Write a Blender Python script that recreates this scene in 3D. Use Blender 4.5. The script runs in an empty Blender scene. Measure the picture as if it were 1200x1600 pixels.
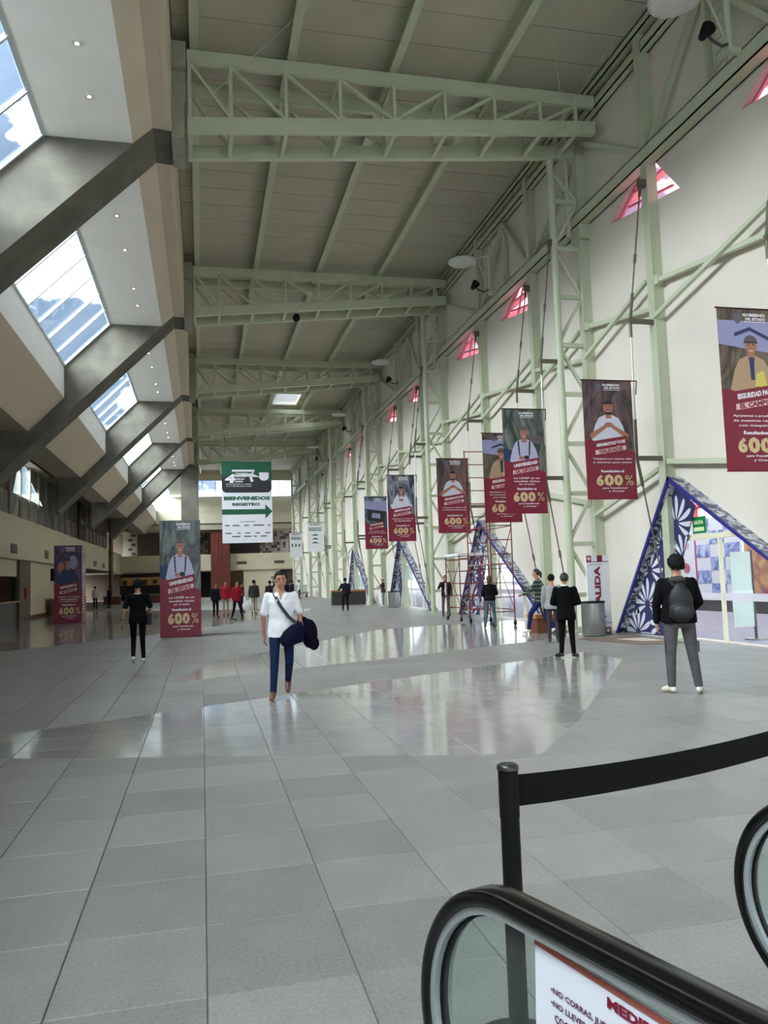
import bpy, bmesh, math, random
from mathutils import Vector, Matrix
from mathutils.geometry import tessellate_polygon
random.seed(7)
SC = bpy.context.scene
COL = SC.collection
PI = math.pi

# ------------------------------------------------------------------ camera
cam_d = bpy.data.cameras.new('camera')
cam = bpy.data.objects.new('camera', cam_d); COL.objects.link(cam)
YAW, PIT, ROL, FPX = math.radians(13.09), math.radians(4.767), math.radians(-1.889), 1233.4
fw = Vector((math.sin(YAW)*math.cos(PIT), math.cos(YAW)*math.cos(PIT), math.sin(PIT)))
r0 = Vector((math.cos(YAW), -math.sin(YAW), 0)); u0 = r0.cross(fw)
rr = r0*math.cos(ROL)+u0*math.sin(ROL); uu = u0*math.cos(ROL)-r0*math.sin(ROL)
cam.matrix_world = Matrix(((rr.x, uu.x, -fw.x, 0), (rr.y, uu.y, -fw.y, 0), (rr.z, uu.z, -fw.z, 1.65), (0, 0, 0, 1)))
cam_d.sensor_fit = 'VERTICAL'; cam_d.sensor_height = 24.0; cam_d.lens = FPX/1600*24.0
cam_d.clip_start = 0.05; cam_d.clip_end = 600
SC.camera = cam

# ------------------------------------------------------------------ world, sun, exposure
W = bpy.data.worlds.new('sky'); SC.world = W; W.use_nodes = True
nt = W.node_tree; nt.nodes.clear()
wo = nt.nodes.new('ShaderNodeOutputWorld'); bg = nt.nodes.new('ShaderNodeBackground')
tc = nt.nodes.new('ShaderNodeTexCoord'); mp = nt.nodes.new('ShaderNodeMapping'); mp.inputs['Scale'].default_value = (2.2, 2.2, 3.5)
nz = nt.nodes.new('ShaderNodeTexNoise'); nz.inputs['Scale'].default_value = 3.2; nz.inputs['Detail'].default_value = 5
rp = nt.nodes.new('ShaderNodeValToRGB')
rp.color_ramp.elements[0].position = 0.48; rp.color_ramp.elements[0].color = (0.155, 0.19, 0.25, 1)
rp.color_ramp.elements[1].position = 0.51; rp.color_ramp.elements[1].color = (1.0, 1.0, 1.0, 1)
nt.links.new(tc.outputs['Generated'], mp.inputs[0]); nt.links.new(mp.outputs[0], nz.inputs['Vector'])
nt.links.new(nz.outputs['Fac'], rp.inputs[0]); nt.links.new(rp.outputs[0], bg.inputs[0]); nt.links.new(bg.outputs[0], wo.inputs[0])
bg.inputs[1].default_value = 2.6
def sun(name, elev, az, strength, angle, col):
    d = bpy.data.lights.new(name, 'SUN'); d.energy = strength; d.angle = math.radians(angle); d.color = col
    o = bpy.data.objects.new(name, d); COL.objects.link(o)
    e, a = math.radians(elev), math.radians(az)
    to = Vector((math.cos(e)*math.cos(a), math.cos(e)*math.sin(a), -math.sin(e)))   # direction the light travels
    o.rotation_euler = to.to_track_quat('-Z', 'Y').to_euler()
    return o
sun('hazy_sun', 38, 12, 23.0, 70, (1.0, 0.965, 0.91))
SC.view_settings.view_transform = 'Standard'; SC.view_settings.look = 'None'
SC.view_settings.exposure = 0.9; SC.view_settings.gamma = 1.0
SC.view_settings.use_curve_mapping = False
SC.cycles.max_bounces = 10; SC.cycles.diffuse_bounces = 6; SC.cycles.glossy_bounces = 3
SC.cycles.transparent_max_bounces = 12; SC.cycles.sample_clamp_indirect = 6
SC.cycles.use_denoising = True

# ------------------------------------------------------------------ materials
def lin(c):
    return tuple(((x/12.92) if x <= 0.04045 else ((x+0.055)/1.055)**2.4) for x in [v/255 for v in c])
def newmat(name):
    m = bpy.data.materials.new(name); m.use_nodes = True
    n = m.node_tree.nodes; return m, n, m.node_tree.links, n['Principled BSDF']
MATS = {}
def M(name, col, rough=0.6, metal=0.0, noise=0.0, scale=4.0, bump=0.0, emit=0.0, spec=0.5):
    if name in MATS: return MATS[name]
    m, n, l, b = newmat(name); c = lin(col)
    b.inputs['Base Color'].default_value = (*c, 1); b.inputs['Roughness'].default_value = rough
    b.inputs['Metallic'].default_value = metal; b.inputs['Specular IOR Level'].default_value = spec
    if noise > 0 or bump > 0:
        g = n.new('ShaderNodeNewGeometry'); t = n.new('ShaderNodeTexNoise'); t.inputs['Scale'].default_value = scale; t.inputs['Detail'].default_value = 6
        l.new(g.outputs['Position'], t.inputs['Vector'])
        if noise > 0:
            r = n.new('ShaderNodeValToRGB'); r.color_ramp.elements[0].position = .3; r.color_ramp.elements[1].position = .7
            r.color_ramp.elements[0].color = (*[max(0, v*(1-noise)) for v in c], 1); r.color_ramp.elements[1].color = (*[min(1, v*(1+noise)) for v in c], 1)
            l.new(t.outputs['Fac'], r.inputs[0]); l.new(r.outputs[0], b.inputs['Base Color'])
        if bump > 0:
            bp = n.new('ShaderNodeBump'); bp.inputs['Strength'].default_value = bump; bp.inputs['Distance'].default_value = 0.02
            l.new(t.outputs['Fac'], bp.inputs['Height']); l.new(bp.outputs[0], b.inputs['Normal'])
    if emit > 0:
        b.inputs['Emission Color'].default_value = (*c, 1); b.inputs['Emission Strength'].default_value = emit
    MATS[name] = m; return m
def glass(name, col, gloss=0.08, alpha=0.0):
    """thin pane: mostly clear, some mirror; alpha = share of milky diffuse"""
    m = bpy.data.materials.new(name); m.use_nodes = True; n = m.node_tree.nodes; l = m.node_tree.links; n.clear()
    o = n.new('ShaderNodeOutputMaterial'); tr = n.new('ShaderNodeBsdfTransparent'); gl = n.new('ShaderNodeBsdfGlossy'); di = n.new('ShaderNodeBsdfDiffuse')
    fr = n.new('ShaderNodeLayerWeight'); fr.inputs[0].default_value = 0.12
    mx = n.new('ShaderNodeMixShader'); m2 = n.new('ShaderNodeMixShader')
    tr.inputs[0].default_value = (*lin(col), 1); di.inputs[0].default_value = (*lin(col), 1); gl.inputs['Roughness'].default_value = 0.03
    ad = n.new('ShaderNodeMath'); ad.operation = 'ADD'; ad.inputs[1].default_value = gloss*0.4; l.new(fr.outputs[0], ad.inputs[0]); ad.use_clamp = True
    mu = n.new('ShaderNodeMath'); mu.operation = 'MULTIPLY'; mu.inputs[1].default_value = 0.45; l.new(ad.outputs[0], mu.inputs[0])
    m2.inputs[0].default_value = alpha; l.new(tr.outputs[0], m2.inputs[1]); l.new(di.outputs[0], m2.inputs[2])
    l.new(mu.outputs[0], mx.inputs[0]); l.new(m2.outputs[0], mx.inputs[1]); l.new(gl.outputs[0], mx.inputs[2]); l.new(mx.outputs[0], o.inputs[0])
    return m

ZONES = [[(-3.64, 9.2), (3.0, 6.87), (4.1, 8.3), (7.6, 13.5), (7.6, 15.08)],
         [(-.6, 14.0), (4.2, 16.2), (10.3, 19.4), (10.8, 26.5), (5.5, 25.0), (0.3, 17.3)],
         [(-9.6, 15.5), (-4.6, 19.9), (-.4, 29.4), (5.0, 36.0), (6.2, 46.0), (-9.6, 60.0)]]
def stone(name='grey_stone'):
    m, n, l, b = newmat(name)
    g = n.new('ShaderNodeNewGeometry'); sp = n.new('ShaderNodeSeparateXYZ'); l.new(g.outputs['Position'], sp.inputs[0])
    def mth(op, a, b_=None, c=None):
        q = n.new('ShaderNodeMath'); q.operation = op
        for i, v in enumerate((a, b_, c)):
            if v is None: continue
            if isinstance(v, (int, float)): q.inputs[i].default_value = v
            else: l.new(v, q.inputs[i])
        return q.outputs[0]
    x, y = sp.outputs[0], sp.outputs[1]
    zone = None
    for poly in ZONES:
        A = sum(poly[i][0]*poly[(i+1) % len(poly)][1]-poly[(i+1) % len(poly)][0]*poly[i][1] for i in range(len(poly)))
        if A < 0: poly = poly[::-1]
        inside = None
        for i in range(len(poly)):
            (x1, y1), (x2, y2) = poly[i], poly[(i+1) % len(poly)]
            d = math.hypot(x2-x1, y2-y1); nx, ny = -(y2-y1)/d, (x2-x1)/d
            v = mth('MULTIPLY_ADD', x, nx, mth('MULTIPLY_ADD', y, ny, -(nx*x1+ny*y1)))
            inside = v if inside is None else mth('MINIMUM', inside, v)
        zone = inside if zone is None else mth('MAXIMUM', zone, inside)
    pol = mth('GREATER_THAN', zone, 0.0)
    # one shade per tile
    cx = mth('FLOOR', mth('DIVIDE', x, TX)); cy = mth('FLOOR', mth('DIVIDE', y, TY))
    cb = n.new('ShaderNodeCombineXYZ'); l.new(cx, cb.inputs[0]); l.new(cy, cb.inputs[1])
    wn = n.new('ShaderNodeTexWhiteNoise'); wn.noise_dimensions = '2D'; l.new(cb.outputs[0], wn.inputs['Vector'])
    t1 = n.new('ShaderNodeTexNoise'); t1.inputs['Scale'].default_value = 3.0; t1.inputs['Detail'].default_value = 8; l.new(g.outputs['Position'], t1.inputs['Vector'])
    t2 = n.new('ShaderNodeTexNoise'); t2.inputs['Scale'].default_value = 55.0; t2.inputs['Detail'].default_value = 4; l.new(g.outputs['Position'], t2.inputs['Vector'])
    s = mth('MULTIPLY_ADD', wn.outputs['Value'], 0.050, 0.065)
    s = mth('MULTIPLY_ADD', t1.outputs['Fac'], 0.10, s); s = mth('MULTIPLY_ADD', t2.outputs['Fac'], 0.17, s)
    s = mth('MULTIPLY_ADD', pol, 0.07, s)  # lighter base in the polished zones paints in the sheen of reflected skylight
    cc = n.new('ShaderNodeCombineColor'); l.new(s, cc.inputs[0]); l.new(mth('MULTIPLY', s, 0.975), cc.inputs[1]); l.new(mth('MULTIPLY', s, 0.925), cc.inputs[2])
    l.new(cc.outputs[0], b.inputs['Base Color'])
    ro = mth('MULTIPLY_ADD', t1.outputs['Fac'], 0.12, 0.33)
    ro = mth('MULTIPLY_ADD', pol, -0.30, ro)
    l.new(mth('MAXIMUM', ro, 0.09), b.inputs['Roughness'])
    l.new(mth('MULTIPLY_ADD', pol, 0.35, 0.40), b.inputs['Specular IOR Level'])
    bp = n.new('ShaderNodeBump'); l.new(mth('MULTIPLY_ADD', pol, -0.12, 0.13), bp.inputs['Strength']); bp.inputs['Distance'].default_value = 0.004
    l.new(t2.outputs['Fac'], bp.inputs['Height']); l.new(bp.outputs[0], b.inputs['Normal'])
    return m
TX, TY = 0.62, 0.68
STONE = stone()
GREEN = M('pale_green_paint', (188, 194, 168), .45, noise=.05, scale=2.0)
CREAM = M('cream_plaster', (216, 207, 195), .8, noise=.035, scale=.8, bump=.08)
CONC = M('raw_concrete', (101, 98, 88), .85, noise=.26, scale=1.3, bump=.25)
WHITE = M('white_plaster', (250, 249, 243), .8, noise=.03, scale=1.0)
BEIGE = M('beige_plaster', (206, 192, 170), .85, noise=.04, scale=1.2)
ROOF = M('roof_sheet', (184, 178, 160), .7, noise=.05, scale=1.0)
BALC = M('balcony_plaster', (206, 197, 170), .8, noise=.04, scale=.6)
DARK = M('dark_recess', (38, 35, 31), .8)
BLACK = M('black_plastic', (6, 6, 7), .6, spec=.25)
STEEL = M('brushed_steel', (165, 165, 160), .32, metal=.9, noise=.08, scale=6)
DKGREY = M('dark_grey', (70, 68, 66), .6)
BRONZE = M('brown_grey_rod', (104, 96, 84), .5, metal=.3)
RED = M('red_steel', (196, 70, 78), .5)
MAROONF = M('maroon_frame_paint', (118, 48, 46), .5)
WOOD = M('orange_wood', (186, 124, 72), .45, noise=.15, scale=5)
BROWN = M('brown_wood', (112, 66, 44), .5, noise=.2, scale=3)
BLUE = M('cobalt_trim', (40, 38, 124), .5)
NAVY = M('navy_print', (42, 44, 88), .55)
PETAL = M('pale_print', (206, 206, 214), .55)
CLOTHW = M('white_vinyl', (226, 226, 230), .5)
MAR = M('maroon_vinyl', (126, 22, 50), .42, noise=.04, scale=2)
PINKW = M('pale_pink_print', (224, 186, 184), .45)
TXTW = M('white_print', (232, 226, 232), .45)
GOLD = M('gold_print', (206, 182, 138), .45, noise=.12, scale=9)
DKGREEN = M('dark_green_print', (22, 84, 58), .5)
DKPRINT = M('charcoal_print', (38, 40, 44), .5)
SKIN = M('skin', (176, 122, 96), .55)
SKIN2 = M('skin_dark', (138, 92, 72), .55)
HAIRM = M('black_hair', (12, 9, 9), .75, spec=.2)
HAIRB = M('brown_hair', (74, 46, 34), .6)
def glow(name, c, e): return M(name, c, .5, emit=e)
GLASS = glass('clear_glass', (238, 246, 246)); SKYG = glass('skylight_glass', (232, 240, 246), 0.04)
RAILG = glass('balustrade_glass', (236, 244, 241), 0.06, 0.03); PINKG = glass('pink_glass', (255, 226, 234), .03, .12)

# ------------------------------------------------------------------ mesh helpers
class MB:
    def __init__(s): s.v = []; s.f = []; s.m = []; s.sm = []
    def add(s, vs, fs, mi=0, smooth=False):
        k = len(s.v); s.v += [tuple(v) for v in vs]; s.f += [tuple(i+k for i in f) for f in fs]; s.m += [mi]*len(fs); s.sm += [smooth]*len(fs); return s
    def box(s, x0, x1, y0, y1, z0, z1, mi=0):
        v = [(x, y, z) for x in (x0, x1) for y in (y0, y1) for z in (z0, z1)]
        return s.add(v, [(0, 1, 3, 2), (4, 6, 7, 5), (0, 4, 5, 1), (2, 3, 7, 6), (0, 2, 6, 4), (1, 5, 7, 3)], mi)
    def bar(s, a, b, w, h, up=(0, 0, 1), mi=0):
        a, b = Vector(a), Vector(b); d = (b-a).normalized(); up = Vector(up)
        if abs(d.dot(up)) > .98: up = Vector((0, 1, 0))
        r = d.cross(up).normalized()*w/2; u = r.cross(d).normalized()*h/2
        v = [p+q for p in (a, b) for q in (-r-u, r-u, r+u, -r+u)]
        return s.add(v, [(3, 2, 1, 0), (4, 5, 6, 7), (0, 1, 5, 4), (1, 2, 6, 5), (2, 3, 7, 6), (3, 0, 4, 7)], mi)
    def tube(s, a, b, r, r2=None, n=10, mi=0, caps=True):
        a, b = Vector(a), Vector(b); r2 = r if r2 is None else r2; d = (b-a).normalized()
        t = Vector((0, 0, 1)) if abs(d.z) < .9 else Vector((1, 0, 0)); p = d.cross(t).normalized(); q = d.cross(p)
        v = [c+(p*math.cos(2*PI*i/n)+q*math.sin(2*PI*i/n))*R for c, R in ((a, r), (b, r2)) for i in range(n)]
        s.add(v, [(i, (i+1) % n, n+(i+1) % n, n+i) for i in range(n)], mi, True)
        if caps: s.add(v, [tuple(range(n))[::-1], tuple(range(n, 2*n))], mi)
        return s
    def path(s, pts, r, n=8, mi=0):
        for i in range(len(pts)-1): s.tube(pts[i], pts[i+1], r, n=n, mi=mi)
        return s
    def ell(s, c, rx, ry, rz, n=12, k=8, mi=0, rot=None):
        v = []; f = []
        for j in range(k+1):
            th = PI*j/k
            for i in range(n):
                ph = 2*PI*i/n; p = Vector((rx*math.sin(th)*math.cos(ph), ry*math.sin(th)*math.sin(ph), rz*math.cos(th)))
                if rot: p = rot @ p
                v.append(Vector(c)+p)
        for j in range(k):
            for i in range(n): f.append((j*n+i, (j+1)*n+i, (j+1)*n+(i+1) % n, j*n+(i+1) % n))
        return s.add(v, f, mi, True)
    def loft(s, rings, n=16, mi=0):
        """rings: (cx,cy,cz,rx,ry)"""
        v = [(cx+rx*math.cos(2*PI*i/n), cy+ry*math.sin(2*PI*i/n), cz) for cx, cy, cz, rx, ry in rings for i in range(n)]
        f = [(j*n+i, j*n+(i+1) % n, (j+1)*n+(i+1) % n, (j+1)*n+i) for j in range(len(rings)-1) for i in range(n)]
        s.add(v, f, mi, True); k = len(rings)-1
        return s.add(v, [tuple(range(n))[::-1], tuple(range(k*n, k*n+n))], mi)
    def prism(s, poly, fa, fb, mi=0):
        """poly 2D extruded between maps fa, fb (2D->3D)"""
        n = len(poly); a = [fa(*p) for p in poly]; b = [fb(*p) for p in poly]
        tr = tessellate_polygon([[Vector((p[0], p[1], 0)) for p in poly]])
        fs = [tuple(t) for t in tr]+[tuple(i+n for i in t[::-1]) for t in tr]+[(i, (i+1) % n, n+(i+1) % n, n+i) for i in range(n)]
        return s.add(a+b, fs, mi)
    def flat(s, poly, fa, mi=0, holes=()):
        pts = list(poly)
        for h in holes: pts += list(h)
        tr = tessellate_polygon([[Vector((p[0], p[1], 0)) for p in L] for L in [poly]+list(holes)])
        return s.add([fa(*p) for p in pts], [tuple(t) for t in tr], mi)
def link(name, me, parent=None):
    o = bpy.data.objects.new(name, me); COL.objects.link(o)
    if parent is not None: o.parent = parent
    return o
def wloc(o):
    v = Vector((0, 0, 0))
    while o is not None: v += o.location; o = o.parent
    return v
def obj(name, mb, mats, parent=None, local=False, fix=True):
    if not isinstance(mats, (list, tuple)): mats = [mats]
    off = Vector((0, 0, 0)) if (local or parent is None) else wloc(parent)
    me = bpy.data.meshes.new(name); me.from_pydata([(v[0]-off.x, v[1]-off.y, v[2]-off.z) for v in mb.v], [], mb.f)
    for m in mats: me.materials.append(m)
    me.polygons.foreach_set('material_index', mb.m); me.polygons.foreach_set('use_smooth', mb.sm)
    if fix:
        bm = bmesh.new(); bm.from_mesh(me); bmesh.ops.recalc_face_normals(bm, faces=bm.faces); bm.to_mesh(me); bm.free()
    me.update()
    return link(name, me, parent)
def tag(o, label=None, cat=None, group=None, kind=None):
    if label: o['label'] = label
    if cat: o['category'] = cat
    if group: o['group'] = group
    if kind: o['kind'] = kind
    return o
def thing(name, label, cat, loc=(0, 0, 0), rz=0, group=None):
    o = bpy.data.objects.new(name, None); COL.objects.link(o); o.location = loc; o.rotation_euler = (0, 0, rz); o.empty_display_size = .1
    return tag(o, label, cat, group)
def struct(name, mb, mats, parent=None): return tag(obj(name, mb, mats, parent), kind='structure')
def XY(z): return lambda a, b: (a, b, z)
def XZ(y): return lambda a, b: (a, y, b)
def YZ(x): return lambda a, b: (x, a, b)
_tc = {}
def textverts(s, bold=0.0):
    if (s, bold) in _tc: return _tc[(s, bold)]
    c = bpy.data.curves.new('t', 'FONT'); c.body = s; c.offset = bold; c.resolution_u = 2; c.align_x = 'LEFT'
    o = bpy.data.objects.new('t', c); COL.objects.link(o); dg = bpy.context.evaluated_depsgraph_get(); dg.update()
    me = bpy.data.meshes.new_from_object(o.evaluated_get(dg))
    vs = [(v.co.x, v.co.y) for v in me.vertices]; fs = [tuple(p.vertices) for p in me.polygons]
    bpy.data.objects.remove(o); bpy.data.curves.remove(c); bpy.data.meshes.remove(me)
    x0 = min(v[0] for v in vs); x1 = max(v[0] for v in vs); y0 = min(v[1] for v in vs); y1 = max(v[1] for v in vs)
    vs = [((x-x0)/(x1-x0)-.5, (y-y0)/(y1-y0)-.5) for x, y in vs]
    _tc[(s, bold)] = (vs, fs); return vs, fs
def text(mb, s, cx, cy, w, h, fmap, bold=.03, slant=0.0, tilt=0.0, mi=0):
    """lettering fitted to a w x h box centred on (cx, cy) of the 2D face fmap"""
    vs, fs = textverts(s, bold); ct, st = math.cos(tilt), math.sin(tilt); out = []
    for x, y in vs:
        X = x*w+slant*y*h; Y = y*h; out.append(fmap(cx+X*ct-Y*st, cy+X*st+Y*ct))
    mb.add(out, fs, mi); return mb

P = 13.65
YT = [18.94+P*i for i in range(-1, 5)]        # truss front planes
YB = [18.67+P*i for i in range(-2, 5)]        # concrete beam near faces
YM = [20.18+P*i for i in range(-1, 5)]        # lattice columns
YEND = 97.0; Y0 = -14.0; XW = 11.05
ORD = ['nearest', 'second nearest', 'third', 'fourth', 'fifth', 'sixth', 'seventh', 'eighth', 'ninth', 'tenth', 'eleventh', 'twelfth', 'thirteenth', 'fourteenth', 'fifteenth', 'sixteenth']

# ------------------------------------------------------------------ floor
mb = MB().box(-16, 11.3, Y0, YEND+6, -.25, -.012); floor = struct('floor', mb, M('grout', (128, 126, 121), .9))
ti = []
k = TX; G = .0022; BV = .004
def tile_mb(mb, x0, y0, x1, y1):
    a, b, c, d = x0+G, y0+G, x1-G, y1-G
    v = [(a, b, -.014), (c, b, -.014), (c, d, -.014), (a, d, -.014), (a, b, -BV), (c, b, -BV), (c, d, -BV), (a, d, -BV), (a+BV, b+BV, 0), (c-BV, b+BV, 0), (c-BV, d-BV, 0), (a+BV, d-BV, 0)]
    return mb.add(v, [(0, 1, 5, 4), (1, 2, 6, 5), (2, 3, 7, 6), (3, 0, 4, 7), (4, 5, 9, 8), (5, 6, 10, 9), (6, 7, 11, 10), (7, 4, 8, 11), (8, 9, 10, 11)])
def vis(i, j):
    x, y = (i+.5)*TX, (j+.5)*TY
    c = Vector((x, y, -1.65)); d = c.dot(fw)
    if d < .5: return False
    return abs(c.dot(rr)/d*FPX) < 660 and c.dot(uu)/d*FPX > -860
cells = [(i, j) for i in range(-26, 18) for j in range(-20, 142) if -15.9 < i*TX and (i+1)*TX < 11.3]
seen = sorted([c for c in cells if vis(*c) and not (c[1]*TY < 3.4 and c[0]*TX > 1.2)], key=lambda c: ((c[0]+.5)*TX)**2+((c[1]+.5)*TY)**2)[:290]
ss = set(seen)
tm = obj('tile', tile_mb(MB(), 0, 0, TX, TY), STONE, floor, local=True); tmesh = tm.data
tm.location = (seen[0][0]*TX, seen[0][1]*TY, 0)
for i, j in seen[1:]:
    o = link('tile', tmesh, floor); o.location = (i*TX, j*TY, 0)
mb = MB()
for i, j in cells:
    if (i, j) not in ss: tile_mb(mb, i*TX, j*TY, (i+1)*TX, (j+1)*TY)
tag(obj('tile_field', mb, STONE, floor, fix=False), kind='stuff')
# outside paving beyond the right wall
struct('floor', MB().box(11.32, 60, -20, 110, -.3, -.02), M('outdoor_paving', (140, 130, 146), .7, noise=.08, scale=1.5))

# ------------------------------------------------------------------ ceiling, panel by panel
ceil = struct('ceiling', MB().box(-.57, 11.5, Y0, YEND+.3, 15.34, 15.5), ROOF)
# a frosted roof light breaks the sheet between the third and fourth truss
PW = 1.2; pm = None; y = Y0; LX0, LX1 = 5.4, 7.3
ceil_me = ceil.data
bm = bmesh.new(); bm.from_mesh(ceil_me); bm.clear()
bm.to_mesh(ceil_me); bm.free()
mbc = MB()
LY0, LY1 = 56.8, 60.4
mbc.box(-.9, 11.5, Y0, LY0, 15.34, 15.5); mbc.box(-.9, 11.5, LY1, YEND+.3, 15.34, 15.5); mbc.box(-.57, LX0, LY0, LY1, 15.34, 15.5); mbc.box(LX1, 11.5, LY0, LY1, 15.34, 15.5)
ceil.data = obj('tmp', mbc, ROOF).data; bpy.data.objects.remove(bpy.data.objects['tmp'])
panel0 = None
while y < YEND:
    spans = [(-.55, 11.3)] if not (y+PW > LY0+.05 and y < LY1-.05) else [(-.55, LX0), (LX1, 11.3)]
    for a, b in spans:
        if len(spans) == 1 and panel0 is not None:
            o = link('roof_panel', panel0.data, ceil); o.location = (0, y, 0)
        else:
            o = obj('roof_panel', MB().box(a, b, .012, PW-.012, 15.26, 15.335), ROOF, ceil, local=True); o.location = (0, y, 0)
            if len(spans) == 1: panel0 = o
    y += PW
w = struct('window_9', MB().box(LX0, LX1, LY0, LY1, 15.30, 15.33), glass('frosted_rooflight', (235, 238, 240), .02, .5))

# purlins
for n_, (x, nm) in enumerate([(-.02, 'against the left side of the roof'), (2.4, 'second from the left'), (5.08, 'in the middle of the roof'), (7.78, 'fourth from the left')]):
    t = thing('purlin', f'long pale green roof purlin running away, {nm}', 'purlin', (x, Y0, 15.26), group='roof purlins')
    mb = MB().box(x-.11, x+.11, Y0, YEND, 14.88, 14.91).box(x-.02, x+.02, Y0, YEND, 14.91, 15.24); obj('web', mb, GREEN, t)
    obj('top_flange', MB().box(x-.1, x+.1, Y0, YEND, 15.24, 15.262), GREEN, t)

# ------------------------------------------------------------------ roof trusses
VX = [-.14, .86, 2.23, 3.62, 5.05, 6.44, 7.83, 9.15, 10.2]
def zb(x): return 12.66+(x+.14)*(13.62-12.66)/10.3
def make_truss(i, Yf):
    t = thing('roof_truss', f'pale green double lattice truss spanning the hall, {ORD[i]} from the camera' if i else 'pale green double lattice truss overhead behind the picture top', 'roof truss', (0, Yf, 12.6), group='roof trusses')
    Yr = Yf+1.28
    for Yp in (Yf, Yr):
        mb = MB().box(-.2, 10.75, Yp-.02, Yp+.02, 14.47, 14.75).box(-.2, 10.75, Yp, Yp+.14, 14.44, 14.47).box(-.2, 10.75, Yp, Yp+.14, 14.75, 14.78)
        obj('top_chord', mb, GREEN, t)
        mb = MB()
        for dz0, dz1, d0, d1 in ((.04, .33, -.02, .02), (0, .04, -.02, .16), (.33, .36, -.02, .16)):
            v = []
            for x in (-.2, 10.75):
                z = zb(x)
                for yy in (Yp+d0, Yp+d1):
                    for zz in (z+dz0, z+dz1): v.append((x, yy, zz))
            mb.add(v, [(0, 1, 3, 2), (4, 6, 7, 5), (0, 4, 5, 1), (2, 3, 7, 6), (0, 2, 6, 4), (1, 5, 7, 3)])
        obj('bottom_chord', mb, GREEN, t)
        for k, x in enumerate(VX):
            obj('post', MB().bar((x, Yp+.06, zb(x)+.3), (x, Yp+.06, 14.5), .09, .09, (0, 1, 0)), GREEN, t)
            if k < len(VX)-1:
                x2 = VX[k+1]
                a, b = ((x, 14.46), (x2, zb(x2)+.34)) if k < 4 else ((x, zb(x)+.34), (x2, 14.46))
                obj('diagonal', MB().bar((a[0], Yp+.07, a[1]), (b[0], Yp+.07, b[1]), .08, .09, (0, 1, 0)), GREEN, t)
    for k, x in enumerate(VX):
        obj('batten', MB().bar((x, Yf+.02, zb(x)+.05), (x, Yr, zb(x)+.05), .1, .08), GREEN, t)
        obj('batten', MB().bar((x, Yf+.02, 14.6), (x, Yr, 14.6), .08, .08), GREEN, t)
for i, Yf in enumerate(YT): make_truss(i, Yf)

# ------------------------------------------------------------------ right wall
COLS = [(6.53, 'm'), (11.9, 'c'), (16.64, 'c'), (20.18, 'm'), (23.72, 'c'), (28.65, 'c'), (33.83, 'm'), (37.5, 'c'), (42.2, 'c'), (47.48, 'm'), (51.2, 'c'), (56.2, 'c'), (61.13, 'm'), (65.0, 'c'), (69.8, 'c'), (74.78, 'm'), (81, 'c'), (88.5, 'm')]
PORT = [16.44, 29.64, 42.75, 56.6]
AP = 3.8; DL, DR = 2.8, 6.05
PW_BASE = [13.54+P*k for k in range(-1, 5)]+[18.9+P*k for k in range(-1, 4)]
holes = []
for a in PORT: holes.append([(a-DR, .02), (a+DL, .02), (a, AP)])
PT = [(0, 0), (-1.87, 1.0), (-3.13, -.55)]
for b in PW_BASE: holes.append([(b+p[0], 11.1+p[1]) for p in PT])
outer = [(Y0, -.02), (YEND, -.02), (YEND, 15.02), (Y0, 15.02)]
mb = MB().flat(outer, YZ(XW), 0, holes).flat(outer, YZ(XW+.25), 0, holes)
for h in holes+[outer]:
    for i in range(len(h)):
        a, b = h[i], h[(i+1) % len(h)]; mb.add([(XW, *a), (XW, *b), (XW+.25, *b), (XW+.25, *a)], [(0, 1, 2, 3)], 1 if h is not outer else 0)
wr = struct('wall_right', mb, [CREAM, M('window_reveal', (196, 170, 166), .7)])
struct('trim_1', MB().box(XW+.12, XW+.3, Y0, YEND, 15.0, 15.3), DARK)  # closes the roof edge gap; its shade is painted by the dark colour
# pink triangular windows
for n_, b in enumerate(sorted(PW_BASE)):
    w = struct('window_%d' % (10+n_), MB().prism([(b+p[0]*1.0, 11.1+p[1]) for p in PT], YZ(XW+.16), YZ(XW+.175)), PINKG)
    mb = MB(); c = [(b+p[0], 11.1+p[1]) for p in PT]
    for k in range(3): mb.bar((XW+.18, *c[k]), (XW+.18, *c[(k+1) % 3]), .05, .05, (1, 0, 0))
    obj('glazing_bar', mb, M('dusty_rose_frame', (206, 120, 132), .5), w)
    for a_, b_ in (((-.6, .2), (-2.6, -.2)), ((-.9, .45), (-2.4, .4)), ((-1.2, -.2), (-1.9, .9))):
        obj('glazing_bar', MB().bar((XW+.2, b+a_[0], 11.1+a_[1]), (XW+.2, b+b_[0], 11.1+b_[1]), .05, .06, (1, 0, 0)), M('dusty_rose_frame', (206, 120, 132)), w)
# long horizontal wall beams
def ibeam(name, label, z0, z1, x0, x1):
    t = thing(name, label, 'wall beam', (x1, Y0, z0))
    obj('flange', MB().box(x0, x0+.03, Y0, YEND, z0, z1), GREEN, t)
    obj('web', MB().box(x0+.03, x1, Y0, YEND, (z0+z1)/2-.02, (z0+z1)/2+.02).box(x1-.03, x1, Y0, YEND, z0, z1), GREEN, t)
    obj('cover_plate', MB().box(x0, x1, Y0, YEND, z0, z0+.03).box(x0, x1, Y0, YEND, z1-.03, z1), GREEN, t)
ibeam('wall_beam', 'wide pale green beam running the length of the right wall at two thirds height', 11.62, 11.98, 10.68, 11.02)
ibeam('wall_beam', 'pale green eaves beam along the top of the right wall', 14.5, 14.78, 10.80, 11.02)
ibeam('wall_beam', 'pale green roof edge beam just under the dark gap', 14.98, 15.2, 10.72, 11.04)

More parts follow.
